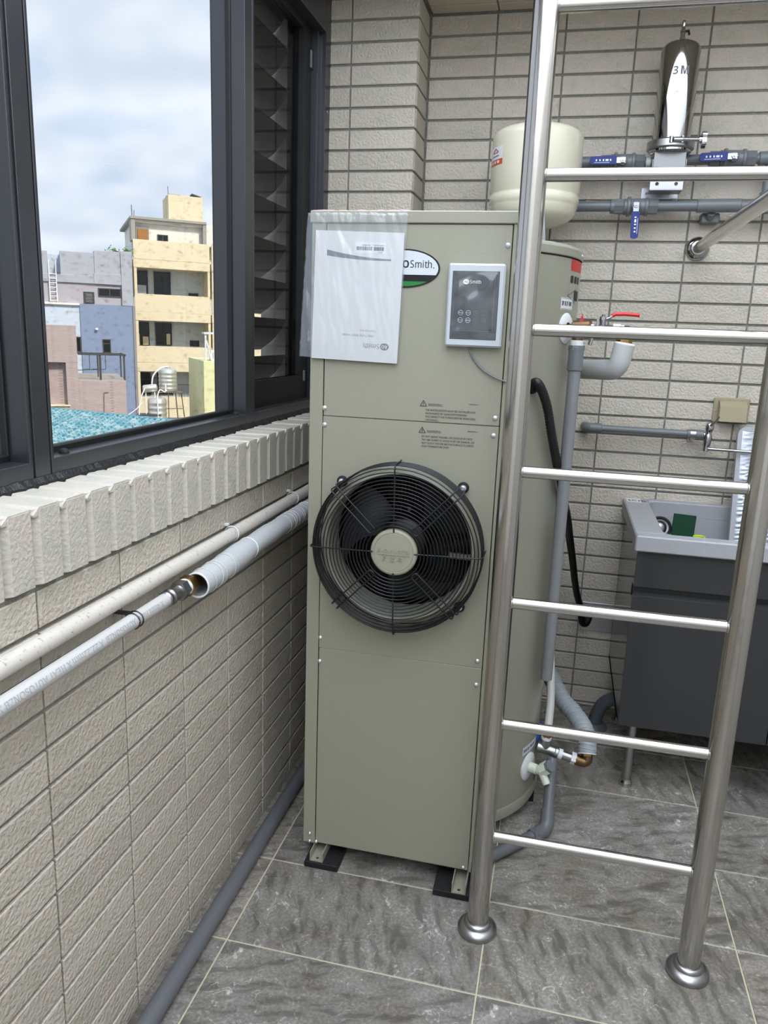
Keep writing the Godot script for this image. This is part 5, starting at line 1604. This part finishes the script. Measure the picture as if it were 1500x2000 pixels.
	var cx0 := 1.047
	var cx1 := 1.96
	var cz := 0.583
	var L: Material = M.cabinet_lacquer
	part("body", MB.new().bb(V(cx0, 0.226, 0.02), V(cx0 + 0.018, yt - 0.050, cz - 0.02), 0.001).bb(V(cx1 - 0.018, 0.226, 0.02), V(cx1, yt - 0.050, cz - 0.02), 0.001).bb(V(cx0, 0.226, 0.02), V(cx1, 0.244, cz - 0.02), 0.001).bb(V(cx0, 0.226, 0.02), V(cx1, yt - 0.23, 0.03), 0.001).bb(V(cx0 + 0.018, 0.60, cz - 0.028), V(cx1 - 0.018, yt - 0.05, cz - 0.022), 0.0), L, cb)
	part("apron_panel", MB.new().bb(V(cx0, 0.701, cz - 0.019), V(cx1, yt - 0.0515, cz), 0.0012), L, cb)
	part("grip_channel", MB.new().bb(V(cx0, 0.660, cz - 0.05), V(cx1, 0.702, cz - 0.0195)), M.cabinet_groove, cb)
	for d in [[cx0, 1.4945], [1.4975, cx1]]:
		var dr := part("door", MB.new().bb(V(d[0], 0.226, cz - 0.019), V(d[1], 0.672, cz), 0.0012), L, cb)
		part("grip_bevel", MB.new().prism(PackedVector2Array([Vector2(0.672, cz), Vector2(0.672, cz - 0.0185), Vector2(0.682, cz - 0.0185)]), d[0] + 0.001, d[1] - 0.001, Transform3D(Basis(V(0, 1, 0), V(0, 0, 1), V(1, 0, 0)), Vector3.ZERO)), L, dr)
	for q in [[1.097, 0.552], [1.91, 0.552], [1.097, 0.09], [1.91, 0.09]]:
		var lg := part("leg", MB.new().cyl(V(q[0], 0.022, q[1]), V(q[0], 0.226, q[1]), 0.0155, 28), M.brushed_steel, cb)
		part("leg_foot", MB.new().lathe(V(q[0], 0, q[1]), Vector3.UP, [Vector2(0.022, 0), Vector2(0.0225, 0.004), Vector2(0.0205, 0.014), Vector2(0.0165, 0.022), Vector2(0.0165, 0.026)], 32), M.chrome, lg)
	rebase(cb, V(1.5, 0, 0.3))
	# small things in the basin
	var bf := yt - 0.215
	var pad := thing("scouring_pad", "dark green scouring pad leaning upright inside the sink basin", "scouring pad", V(1.233, bf, 0.19))
	var pm := MB.new()
	pm.box(V(0, 0.103, 0), V(0.0755, 0.206, 0.011), 0.002, Basis(Vector3.BACK, deg_to_rad(-2.5)) * Basis(Vector3.RIGHT, deg_to_rad(-10.0)))
	part("pad", pm, M.pad_green, pad)
	M.pad_green.heightmap_enabled = true
	M.pad_green.heightmap_texture = ntex(256, 0.2, 15, 2)
	M.pad_green.heightmap_scale = 0.15
	tri_world(M.pad_green, 8.0)
	var dr := thing("drain_strainer", "round steel drain strainer with a black rubber rim in the basin's left corner", "strainer", V(1.160, bf, 0.165))
	var ax := V(0.10, 0.42, 1.0)
	var dc := V(0, 0.148, 0.0)
	part("rubber_rim", MB.new().torus(dc, ax, 0.0355, 0.0055, 48, 12), M.black_rubber, dr)
	part("strainer_cup", MB.new().lathe(dc, ax, [Vector2(0.033, 0.0), Vector2(0.030, -0.006), Vector2(0.026, -0.008), Vector2(0.024, -0.003), Vector2(0.012, 0.002), Vector2(0.0, 0.004)], 40), M.brushed_steel, dr)
	part("strainer_stem", MB.new().cyl(V(0, 0, -0.02), dc + V(-0.004, -0.02, -0.012), 0.014, 24, 0.002, 0.03), M.black_rubber, dr)
	var cap := thing("cup", "small yellow-green plastic cup in the sink basin beside the green pad", "cup", V(1.288, bf, 0.20))
	part("rim", MB.new().torus(V(0, 0.135, 0), Vector3.UP, 0.0195, 0.0018, 32, 8), M.cap_lime, cap)
	part("cup_wall", MB.new().lathe(V(0, 0, 0), Vector3.UP, [Vector2(0, 0), Vector2(0.0145, 0), Vector2(0.0145, 0), Vector2(0.0195, 0.135), Vector2(0.0195, 0.135), Vector2(0.018, 0.135), Vector2(0.018, 0.135), Vector2(0.0135, 0.004), Vector2(0.0135, 0.004), Vector2(0, 0.004)], 32), M.cap_lime, cap)

func build_tap() -> void:
	var z := 0.058
	var t := thing("tap_pipe", "short grey plastic pipe along the back wall feeding the chrome tap", "pipe")
	part("elbow", MB.new().tube(bend([V(0.872, 1.1305, 0.004), V(0.872, 1.1305, z), V(0.925, 1.1305, z)], 0.022, 8), 0.0175, 24), M.grey_pvc, t)
	part("elbow_socket", MB.new().cyl(V(0.886, 1.1305, z), V(0.930, 1.1305, z), 0.0180, 26, 0.002), M.grey_pvc, t)
	part("pipe", MB.new().cyl(V(0.925, 1.1305, z), V(1.262, 1.1300, z), 0.0125, 26), M.grey_pvc, t)
	part("socket", MB.new().cyl(V(1.226, 1.1300, z), V(1.236, 1.1300, z), 0.0165, 24, 0.001).cyl(V(1.254, 1.1300, z), V(1.282, 1.1300, z), 0.0160, 24, 0.002), M.grey_pvc, t)
	var st := part("pipe_strap", MB.new().cyl(V(1.236, 1.1300, z), V(1.255, 1.1300, z), 0.0168, 26).bb(V(1.237, 1.098, 0.003), V(1.254, 1.116, 0.006), 0.001).bb(V(1.238, 1.110, 0.004), V(1.253, 1.118, z), 0.001), M.brushed_steel, t)
	screw(st, V(1.2455, 1.105, 0.006), Vector3.BACK, 0.004)
	rebase(t, V(1.05, 1.13, 0.0))
	var f := thing("tap", "chrome tap with a small lever and a long straight spout over the sink", "tap")
	var c := V(1.290, 1.128, z)
	part("body", MB.new().cyl(c + V(-0.018, 0.002, 0), c + V(0.006, 0, 0.004), 0.0115, 24, 0.002).lathe(c + V(0.004, -0.040, 0.012), V(0.05, 1, 0), [Vector2(0.011, 0.0), Vector2(0.0125, 0.006), Vector2(0.0135, 0.020), Vector2(0.0150, 0.034), Vector2(0.0125, 0.044), Vector2(0.009, 0.050), Vector2(0.0115, 0.056), Vector2(0.0145, 0.064), Vector2(0.0150, 0.074), Vector2(0.0120, 0.084), Vector2(0.006, 0.089), Vector2(0.0, 0.090)], 32), M.chrome, f)
	part("lever", MB.new().tube([c + V(0.006, 0.034, 0.020), c + V(0.020, 0.052, 0.034), c + V(0.030, 0.072, 0.040)], [0.0055, 0.0042, 0.0034], 12), M.chrome, f)
	part("spout", MB.new().tube(bend([c + V(0.004, -0.030, 0.012), c + V(0.004, -0.046, 0.014), c + V(0.150, -0.042, 0.060), c + V(0.205, -0.040, 0.078), c + V(0.207, -0.060, 0.079)], 0.006, 5), 0.0062, 16).cyl(c + V(0.003, -0.056, 0.014), c + V(0.003, -0.034, 0.014), 0.0098, 22, 0.002), M.chrome, f)
	rebase(f, c)

func build_outlet() -> void:
	var t := thing("outlet_box", "beige weatherproof outlet cover on the back wall above the tap", "outlet", V(1.3715, 1.1745, 0.0025))
	part("back_plate", MB.new().box(V(0, 0.043, 0.004), V(0.121, 0.088, 0.008), 0.003), M.outlet_beige, t)
	var h := PackedVector2Array([Vector2(0.006, 0.010), Vector2(0.006, 0.052), Vector2(0.058, 0.046), Vector2(0.076, 0.024), Vector2(0.078, 0.008), Vector2(0.010, 0.006)])
	part("hood", MB.new().prism(h, -0.044, 0.046, Transform3D(Basis(V(0, 1, 0), V(0, 0, 1), V(1, 0, 0)), Vector3.ZERO)), M.outlet_beige, t)
	part("latch", MB.new().bb(V(-0.010, 0.000, 0.010), V(0.008, 0.007, 0.036), 0.001), M.outlet_beige, t)
	for x in [-0.052, 0.053]:
		screw(t, V(x, 0.040, 0.008), Vector3.BACK, 0.0032)

# ------------------------------------------------------------------ the town outside
func town(called: String, label: String, category: String, at: Vector3) -> Node3D:
	# x runs along the fronts, z comes out of them toward the balcony
	return thing(called, label, category, at, deg_to_rad(35.99))

func win(parent: Node3D, x0: float, y0: float, x1: float, y1: float, z: float, panes := 1, rails := 0) -> void:
	var fr := 0.045
	var m := MB.new()
	m.bb(V(x0, y0, z), V(x1, y0 + fr, z + 0.06)).bb(V(x0, y1 - fr, z), V(x1, y1, z + 0.06)).bb(V(x0, y0, z), V(x0 + fr, y1, z + 0.06)).bb(V(x1 - fr, y0, z), V(x1, y1, z + 0.06))
	for k in range(1, panes):
		var x := lerpf(x0, x1, float(k) / panes)
		m.bb(V(x - fr / 2, y0, z), V(x + fr / 2, y1, z + 0.06))
	for k in rails:
		var y := lerpf(y0, y1, 0.68 - 0.34 * k)
		m.bb(V(x0, y - fr / 2, z), V(x1, y + fr / 2, z + 0.06))
	var w := part("window", m, M.town_frame, parent)
	part("window_pane", MB.new().bb(V(x0 + 0.01, y0 + 0.01, z), V(x1 - 0.01, y1 - 0.01, z + 0.03)), M.town_glass, w)

func build_town() -> void:
	var g := structure("ground", "street level far below the balcony", "ground")
	part("street", MB.new().bb(V(-90, -14.2, -110), V(40, -14, 20)), M.town_ground, g)
	# cream apartment block with balconies
	var P := V(-21.18, 0.0, -37.44)
	var b := town("apartment_block", "cream yellow apartment block with stacked open balconies and a water tank house on its roof", "building", P + V(0, -14, 0))
	var o := V(0, 14, 0)
	var box := func(called: String, x0: float, y0: float, z0: float, x1: float, y1: float, z1: float, m: String, par: Node3D) -> MeshInstance3D:
		return part(called, MB.new().bb(V(x0, y0, z0) + o, V(x1, y1, z1) + o, 0.01), M[m], par)
	box.call("wall", -1.72, -14.0, -9.0, 9.0, 5.9, -1.45, "town_pale", b)
	box.call("wall", -1.60, 5.9, -7.0, 9.0, 7.05, -0.75, "town_white", b)
	box.call("roof_slab", -1.86, 7.02, -7.4, 2.24, 7.16, -0.30, "town_concrete", b)
	box.call("cornice", -1.60, 6.86, -0.76, 2.03, 7.03, -0.50, "town_white", b)
	box.call("pillar", -1.82, 5.9, -1.4, -1.60, 7.03, -0.35, "town_concrete", b)
	box.call("pillar", 2.03, 5.9, -1.4, 2.24, 7.03, -0.35, "town_concrete", b)
	box.call("roof_house", 0.25, 7.16, -3.2, 2.15, 8.52, -0.9, "town_cream", b)
	box.call("roof_hatch", 0.35, 8.5, -2.6, 0.95, 8.62, -1.3, "town_concrete", b)
	part("roof_hatch", MB.new().box(V(1.85, 8.62, -1.5) + o, V(0.55, 0.08, 0.7), 0.01, Basis(Vector3.BACK, -0.25)), M.town_steel, b)
	part("roof_rod", MB.new().cyl(V(-1.72, 7.1, -0.6) + o, V(-1.74, 7.75, -0.6) + o, 0.02, 8).cyl(V(-1.62, 7.1, -0.7) + o, V(-1.60, 7.5, -0.7) + o, 0.015, 8), M.town_steel, b)
	part("roof_rod", MB.new().cyl(V(0.28, 8.4, -1.0) + o, V(0.26, 8.95, -1.0) + o, 0.015, 8), M.town_steel, b)
	part("roof_pipe", MB.new().cyl(V(0.20, 7.1, -0.95) + o, V(0.18, 8.45, -0.95) + o, 0.045, 10), M.town_concrete, b)
	box.call("boarded_window", -1.56, 5.9, -0.76, -0.86, 6.70, -0.66, "town_grey", b)
	box.call("boarding", -1.46, 5.9, -0.68, -0.93, 6.55, -0.62, "town_rust", b)
	win(b, -0.40, 5.94 + 14, 0.17, 6.34 + 14, -0.74, 2)
	for lv in [[4.93, 5.94, 4.48], [2.13, 3.10, 1.66], [-0.62, 0.28, -1.12], [-3.9, -2.56, -3.95]]:
		box.call("parapet", -1.78, lv[0], -0.16, 2.32, lv[1], 0.0, "town_cream", b)
		box.call("floor_beam", -1.80, lv[2], -1.45, 2.34, lv[0] - 0.012, 0.03, "town_cream", b)
		box.call("parapet", 2.44, lv[0], -0.16, 7.0, lv[1], 0.0, "town_cream", b)
		box.call("floor_beam", 2.42, lv[2], -1.45, 7.0, lv[0] - 0.012, 0.03, "town_cream", b)
	for y in [[3.1, 4.48], [0.28, 1.66], [-2.56, -1.12]]:
		box.call("pillar", -1.78, y[0], -1.45, -1.63, y[1], 0.0, "town_cream", b)
		box.call("pillar", 2.20, y[0], -1.45, 2.34, y[1], 0.0, "town_cream", b)
		box.call("pillar", 2.44, y[0], -1.45, 2.55, y[1], 0.0, "town_cream", b)
	box.call("pillar", -1.86, -14.0, -1.4, -1.66, -3.9, 0.0, "town_cream", b)
	box.call("wall", -1.70, -14.0, -1.3, 9.0, -3.9, -0.1, "town_cream", b)
	for y in [3.10, 0.28, -2.56]:
		win(b, -1.62, y + 14, -0.92, y + 1.30 + 14, -1.44, 1, 1)
		win(b, -0.58, y + 0.02 + 14, 0.34, y + 1.30 + 14, -1.44, 2, 1)
		win(b, 1.36, y + 0.02 + 14, 1.90, y + 0.22 + 14 + (0.14 if y < 1.0 else 0.0), -1.44, 2)
		win(b, 2.60, y + 14, 3.4, y + 1.25 + 14, -1.44, 1)
	for s in [[-1.58, 0.30, -1.46, 0.92], [-1.30, 0.30, -0.98, 0.78], [0.02, 0.36, 0.24, 0.98], [-1.50, 3.12, -1.02, 3.62]]:
		box.call("stored_sheet", s[0], s[1], -1.36, s[2], s[3], -1.33, "town_sky" if s[1] > 3.0 else "town_cream", b)
	box.call("back_door", -0.9, -2.5, -1.43, -0.55, -1.5, -1.36, "town_grey", b)
	var rail := MB.new()
	for k in 26:
		rail.bb(V(0.45 + k * 0.068, -2.56, -0.12) + o, V(0.47 + k * 0.068, -1.85, -0.10) + o)
	rail.bb(V(0.44, -1.86, -0.13) + o, V(2.2, -1.82, -0.09) + o)
	part("railing", rail, M.town_steel, b)
	# grey house with a flat stepped roof
	var h := town("grey_house", "stepped flat-roofed house painted grey, pale blue and slate blue, left of the cream block", "building", V(-23.55, -14.0, -33.68))
	box.call("upper_wall", -6.0, 2.37, -7.0, 1.56, 3.42, 0.0, "town_violet", h)
	box.call("ledge", -6.0, 3.40, -7.0, 0.20, 3.78, 0.10, "town_lavender", h)
	box.call("ledge", 0.20, 3.40, -7.0, 1.56, 3.92, 0.12, "town_lavender", h)
	for q in [[-6.0, -1.96, 4.88], [-1.38, 0.25, 4.93], [0.25, 1.56, 5.06]]:
		box.call("parapet", q[0], 3.76, -6.5, q[1], q[2], 0.04 if q[0] < 0.2 else 0.08, "town_lavender", h)
	box.call("parapet", -2.0, 3.76, -6.5, -1.3, 4.80, -0.9, "town_sky", h)
	box.call("pilaster", 1.54, 2.37, -7.0, 2.10, 5.10, 0.16, "town_lavender", h)
	box.call("wall", -0.56, -14.0, -7.0, 2.05, 2.37, 0.14, "town_blue", h)
	box.call("wall", -6.0, -14.0, -7.0, -0.56, 2.30, 0.06, "town_sky", h)
	box.call("wall_coping", -6.0, 2.28, -0.4, -0.56, 2.38, 0.20, "town_white", h)
	box.call("corner_strip", 2.05, -14.0, -7.0, 2.18, 2.37, 0.20, "town_grey", h)
	win(h, 0.38, 2.79 + 14, 1.50, 3.21 + 14, 0.0, 2)
	win(h, 0.48, -0.09 + 14, 0.88, 0.62 + 14, 0.12, 1, 1)
	win(h, -0.82, -0.07 + 14, -0.58, 0.70 + 14, 0.05, 1)
	box.call("vent_frame", -0.34, 2.41, 0.0, 0.18, 2.99, 0.05, "town_steel", h)
	for k in 6:
		box.call("vent_slat", -0.24, 2.47 + k * 0.075, 0.04, 0.08, 2.505 + k * 0.075, 0.08, "town_grey", h)
	part("lamp", MB.new().lathe(V(0.21, 1.11, 0.25) + o, Vector3.UP, [Vector2(0.0, -0.07), Vector2(0.06, -0.04), Vector2(0.08, 0.0), Vector2(0.06, 0.05), Vector2(0, 0.08)], 16).cyl(V(0.21, 1.11, 0.12) + o, V(0.21, 1.11, 0.25) + o, 0.03, 8), M.town_white_steel, h)
	var ld := MB.new()
	for x in [-1.93, -1.60]:
		ld.cyl(V(x, 2.44, 0.16) + o, V(x, 3.9, 0.16) + o, 0.026, 8).tube([V(x, 3.9, 0.16) + o, V(x + 0.02, 4.45, 0.12) + o], 0.022, 8)
	for k in 7:
		ld.cyl(V(-1.93, 2.48 + k * 0.215, 0.16) + o, V(-1.60, 2.48 + k * 0.215, 0.16) + o, 0.022, 8)
	part("roof_ladder", ld, M.town_white_steel, h)
	# bush on its roof
	var bush := town("roof_shrub", "small leafy green shrub on the grey house's roof beside the cream block", "shrub", V(-23.55, 0, -33.68) + Basis(Vector3.UP, deg_to_rad(35.99)) * V(1.75, 4.9, -1.2))
	var lf := MB.new()
	var r := RandomNumberGenerator.new()
	r.seed = 9
	for k in 150:
		var side := -0.42 if k % 2 else 0.22
		var c := V(side + r.randfn(0.0, 0.18), 0.28 + r.randfn(0.0, 0.12), r.randfn(0.0, 0.15))
		var bs := Basis.from_euler(V(r.randf() * TAU, r.randf() * TAU, r.randf() * TAU))
		lf.quad(c + bs * V(-0.07, 0, 0), c + bs * V(0, 0.02, -0.03), c + bs * V(0.08, 0, 0), c + bs * V(0, 0.02, 0.03))
	part("foliage", lf, M.town_leaf, bush).set_meta("kind", "stuff")
	part("stem", MB.new().cyl(V(-0.1, -0.1, 0), V(-0.38, 0.35, 0), 0.015, 6).cyl(V(-0.1, -0.1, 0), V(0.2, 0.35, 0), 0.015, 6), M.town_copper, bush)
	# pink tiled house nearer by
	var k3 := town("pink_house", "low house of pinkish brick tiles with a recessed doorway, in front of the grey house", "building", V(-16.09, -14.0, -21.82))
	box.call("wall", -5.0, -14.0, -4.0, -1.19, 1.31, 0.0, "town_pink", k3)
	box.call("wall", -1.19, 0.02, -4.0, -0.20, 1.31, 0.0, "town_pink", k3)
	box.call("wall", -0.60, -14.0, -4.0, -0.20, 0.02, 0.0, "town_pink", k3)
	box.call("wall", -1.19, -14.0, -4.0, -0.60, -1.52, 0.0, "town_pink", k3)
	box.call("door_recess", -1.25, -1.52, -4.0, -0.55, 0.02, -0.28, "town_pink", k3)
	box.call("door_sill", -1.19, -1.53, -0.3, -0.52, -1.48, 0.05, "town_cream", k3)
	box.call("terrace_wall", -0.20, -14.0, -4.0, 1.42, -0.60, 0.0, "town_pink", k3)
	box.call("terrace_floor", -0.20, -0.62, -4.0, 1.42, -0.58, -0.02, "town_concrete", k3)
	part("conduit", MB.new().tube(bend([V(0.80, -1.02, 0.03) + o, V(0.64, -1.02, 0.03) + o, V(0.62, -1.80, 0.03) + o], 0.03), 0.012, 6), M.town_copper, k3)
	# steel pergola frame on its terrace
	var pg := town("pergola", "dark steel pergola frame on the pink house's terrace", "pergola", V(-16.09, -0.58, -21.82))
	part("beam", MB.new().bb(V(-0.18, 0.88, -0.12), V(1.46, 0.94, -0.04)), M.town_steel, pg)
	part("beam", MB.new().bb(V(-0.18, 0.86, -1.9), V(1.46, 0.91, -1.84)), M.town_steel, pg)
	part("beam", MB.new().bb(V(1.38, 0.87, -1.9), V(1.45, 0.93, -0.04)), M.town_steel, pg)
	for q in [[0.56, -0.10, 0.075], [1.39, -0.10, 0.06], [0.56, -1.87, 0.05], [1.40, -1.87, 0.05]]:
		part("post", MB.new().bb(V(q[0] - q[2] / 2, 0.0, q[1] - q[2] / 2), V(q[0] + q[2] / 2, 0.90, q[1] + q[2] / 2)), M.town_steel, pg)
	for q in [0.22, 0.50, 0.77]:
		part("hanger", MB.new().tube([V(q, 0.88, -0.5), V(q, 0.36, -0.5), V(q - 0.22, 0.36, -0.5)], 0.012, 6), M.town_steel, pg)
	part("rail", MB.new().cyl(V(-0.18, 0.30, -0.8), V(0.56, 0.34, -0.8), 0.014, 6), M.town_steel, pg)
	# stainless water tanks
	var T := V(-13.54, 0.0, -23.38)
	var names := ["ribbed stainless steel water tank standing high on a spindly stand, the upper of two", "ribbed stainless steel water tank behind the teal roof, the lower of two"]
	for i in 2:
		var q: Array = [[-0.03, -0.98, 0.325, 0.84, -0.5], [-0.50, -2.25, 0.335, 1.06, 0.0]][i]
		var tk := town("water_tank", names[i], "water tank", T + V(0, q[1], 0) + Basis(Vector3.UP, deg_to_rad(35.99)) * V(q[0], 0, q[4]))
		tk.set_meta("group", "stainless water tanks")
		var pr := [Vector2(0, 0), Vector2(q[2] - 0.02, 0), Vector2(q[2], 0.03)]
		for k in 5:
			var y: float = 0.03 + (q[3] - 0.12) * (k + 0.5) / 5
			pr.append_array([Vector2(q[2], y - 0.04), Vector2(q[2] + 0.014, y - 0.02), Vector2(q[2] + 0.014, y + 0.02), Vector2(q[2], y + 0.04)])
		pr.append_array([Vector2(q[2], q[3] - 0.07), Vector2(q[2] - 0.05, q[3] - 0.01), Vector2(0.10, q[3] + 0.03), Vector2(0.10, q[3] + 0.07), Vector2(0, q[3] + 0.075)])
		part("tank_shell", MB.new().lathe(Vector3.ZERO, Vector3.UP, pr, 36), M.town_tank, tk)
		if i == 0:
			for s in [[-0.28, -0.2], [0.30, -0.2], [0.46, 0.2], [-0.02, 0.25]]:
				part("stand_leg", MB.new().cyl(V(s[0], -0.02, s[1]), V(s[0] * 1.3, -1.3, s[1]), 0.018, 6), M.town_copper, tk)
			part("stand_frame", MB.new().bb(V(-0.36, -0.05, -0.3), V(0.52, -0.01, 0.3)).bb(V(-0.34, -0.66, 0.2), V(0.5, -0.63, 0.22)), M.town_copper, tk)
			part("water_pipe", MB.new().tube(spline([V(0.02, 0.92, 0.1), V(-0.25, 0.88, 0.25), V(-0.55, 0.60, 0.3), V(-0.62, 0.22, 0.3)], 6), 0.028, 8), M.town_white_steel, tk)
		else:
			part("water_pipe", MB.new().tube(spline([V(-0.03, 1.12, 0.36), V(-0.02, 0.6, 0.38), V(-0.02, 0.0, 0.38)], 6), 0.022, 8).tube(spline([V(0.0, 1.1, 0.1), V(0.10, 1.36, 0.1), V(0.30, 1.28, 0.0), V(0.34, 1.55, -0.1)], 6), 0.022, 8), M.town_white_steel, tk)
	var wh := town("solar_heater", "small horizontal steel boiler drum beside the stainless tanks", "boiler", T + V(0, -0.98, 0) + Basis(Vector3.UP, deg_to_rad(35.99)) * V(-0.75, 0, 0.1))
	part("drum", MB.new().lathe(V(-0.25, 0.12, 0.05), V(1, 0.12, 0), [Vector2(0, -0.03), Vector2(0.10, -0.01), Vector2(0.14, 0.03), Vector2(0.14, 0.46), Vector2(0.10, 0.50), Vector2(0, 0.52)], 28), M.town_tank, wh)
	part("leg", MB.new().cyl(V(-0.16, 0, 0.05), V(-0.16, -1.25, 0.05), 0.02, 6).cyl(V(0.16, 0.04, 0.05), V(0.16, -1.25, 0.05), 0.02, 6), M.town_white_steel, wh)
	part("drain_tube", MB.new().tube(spline([V(-0.20, 0.16, 0.22), V(-0.32, -0.10, 0.25), V(-0.42, -0.55, 0.22), V(-0.44, -1.2, 0.2)], 6), 0.022, 8).tube(spline([V(-0.30, -0.35, 0.24), V(-0.55, -0.62, 0.2), V(-0.95, -0.92, 0.1)], 6), 0.02, 8), M.town_white_steel, wh)
	part("rack", MB.new().bb(V(-0.45, -0.85, -0.3), V(0.35, -0.80, 0.3)), M.town_steel, wh)
	# roof under the tanks
	var rf := town("tank_roof", "flat concrete roof carrying the stainless water tanks", "roof", T + V(0, -2.27, 0))
	part("roof_slab", MB.new().bb(V(-2.4, -11.7, -3.0), V(6.0, 0.0, 1.2)), M.town_concrete, rf)
	# lime wall with a pale green post frame
	var lw := town("lime_house", "pale lime green wall at the window's right edge with a post frame on top", "building", V(-13.54, -14.0, -23.38))
	box.call("wall", 1.02, -14.0, -2.2, 5.0, 0.24, 1.25, "town_lime", lw)
	part("post", MB.new().bb(V(1.11, 0.24, 1.0) + o, V(1.17, 1.22, 1.06) + o).bb(V(1.08, 1.19, 0.6) + o, V(2.2, 1.26, 1.1) + o).box(V(1.26, 0.62, 1.03) + o, V(0.05, 0.75, 0.05), 0.0, Basis(Vector3.BACK, 0.25)), M.town_pale, lw)
	box.call("condenser", 1.33, 0.24, 0.7, 1.95, 0.62, 1.0, "town_white", lw)
	for k in 4:
		box.call("condenser_slot", 1.40 + k * 0.055, 0.30, 0.99, 1.42 + k * 0.055, 0.56, 1.01, "town_steel", lw)
	# teal corrugated roof just below the window
	var tr := thing("teal_roof", "weathered teal corrugated metal roof just below the window", "roof", V(-11.0, -1.4, -15.0))
	var A := V(-15.58, -1.244, -18.18) - tr.position
	var B := V(-8.80, -1.25, -16.89) - tr.position
	var d := V(-0.342, 0.0, -0.940)
	var len := 9.0
	var n := int(A.distance_to(B) / 0.95)
	for s in n:
		var sh := MB.new()
		var u := (B - A) / n
		var wv := 5
		for w in wv:
			for q in 4:
				var prof := [[0.0, 0.0], [0.35, 0.0], [0.47, 0.055], [0.88, 0.055], [1.0, 0.0]]
				var a: Vector3 = A + u * (s + (w + prof[q][0]) / wv) + V(0, prof[q][1], 0)
				var bb2: Vector3 = A + u * (s + (w + prof[q + 1][0]) / wv) + V(0, prof[q + 1][1], 0)
				sh.quad(a, bb2, bb2 - d * len + V(0, -0.24, 0), a - d * len + V(0, -0.24, 0), V(0, 1, 0))
		sh.uv.clear()
		for p in sh.v:
			sh.uv.append(Vector2((p - A).dot((B - A).normalized()), (p - A).dot(d)))
		part("roof_sheet", sh, M.town_teal, tr)
	part("ridge_cap", MB.new().tube([A + V(0, 0.03, 0), B + V(0, 0.03, 0)], 0.045, 8), M.teal_trim, tr)
	part("gable_wall", MB.new().quad(A + V(0, 0, 0), B, B + V(0, -12, 0), A + V(0, -12, 0), V(0, 0, -1)).quad(A - d * len + V(0, -0.3, 0), B - d * len + V(0, -0.3, 0), B - d * len + V(0, -12, 0), A - d * len + V(0, -12, 0), V(0, 0, 1)), M.town_grey, tr)
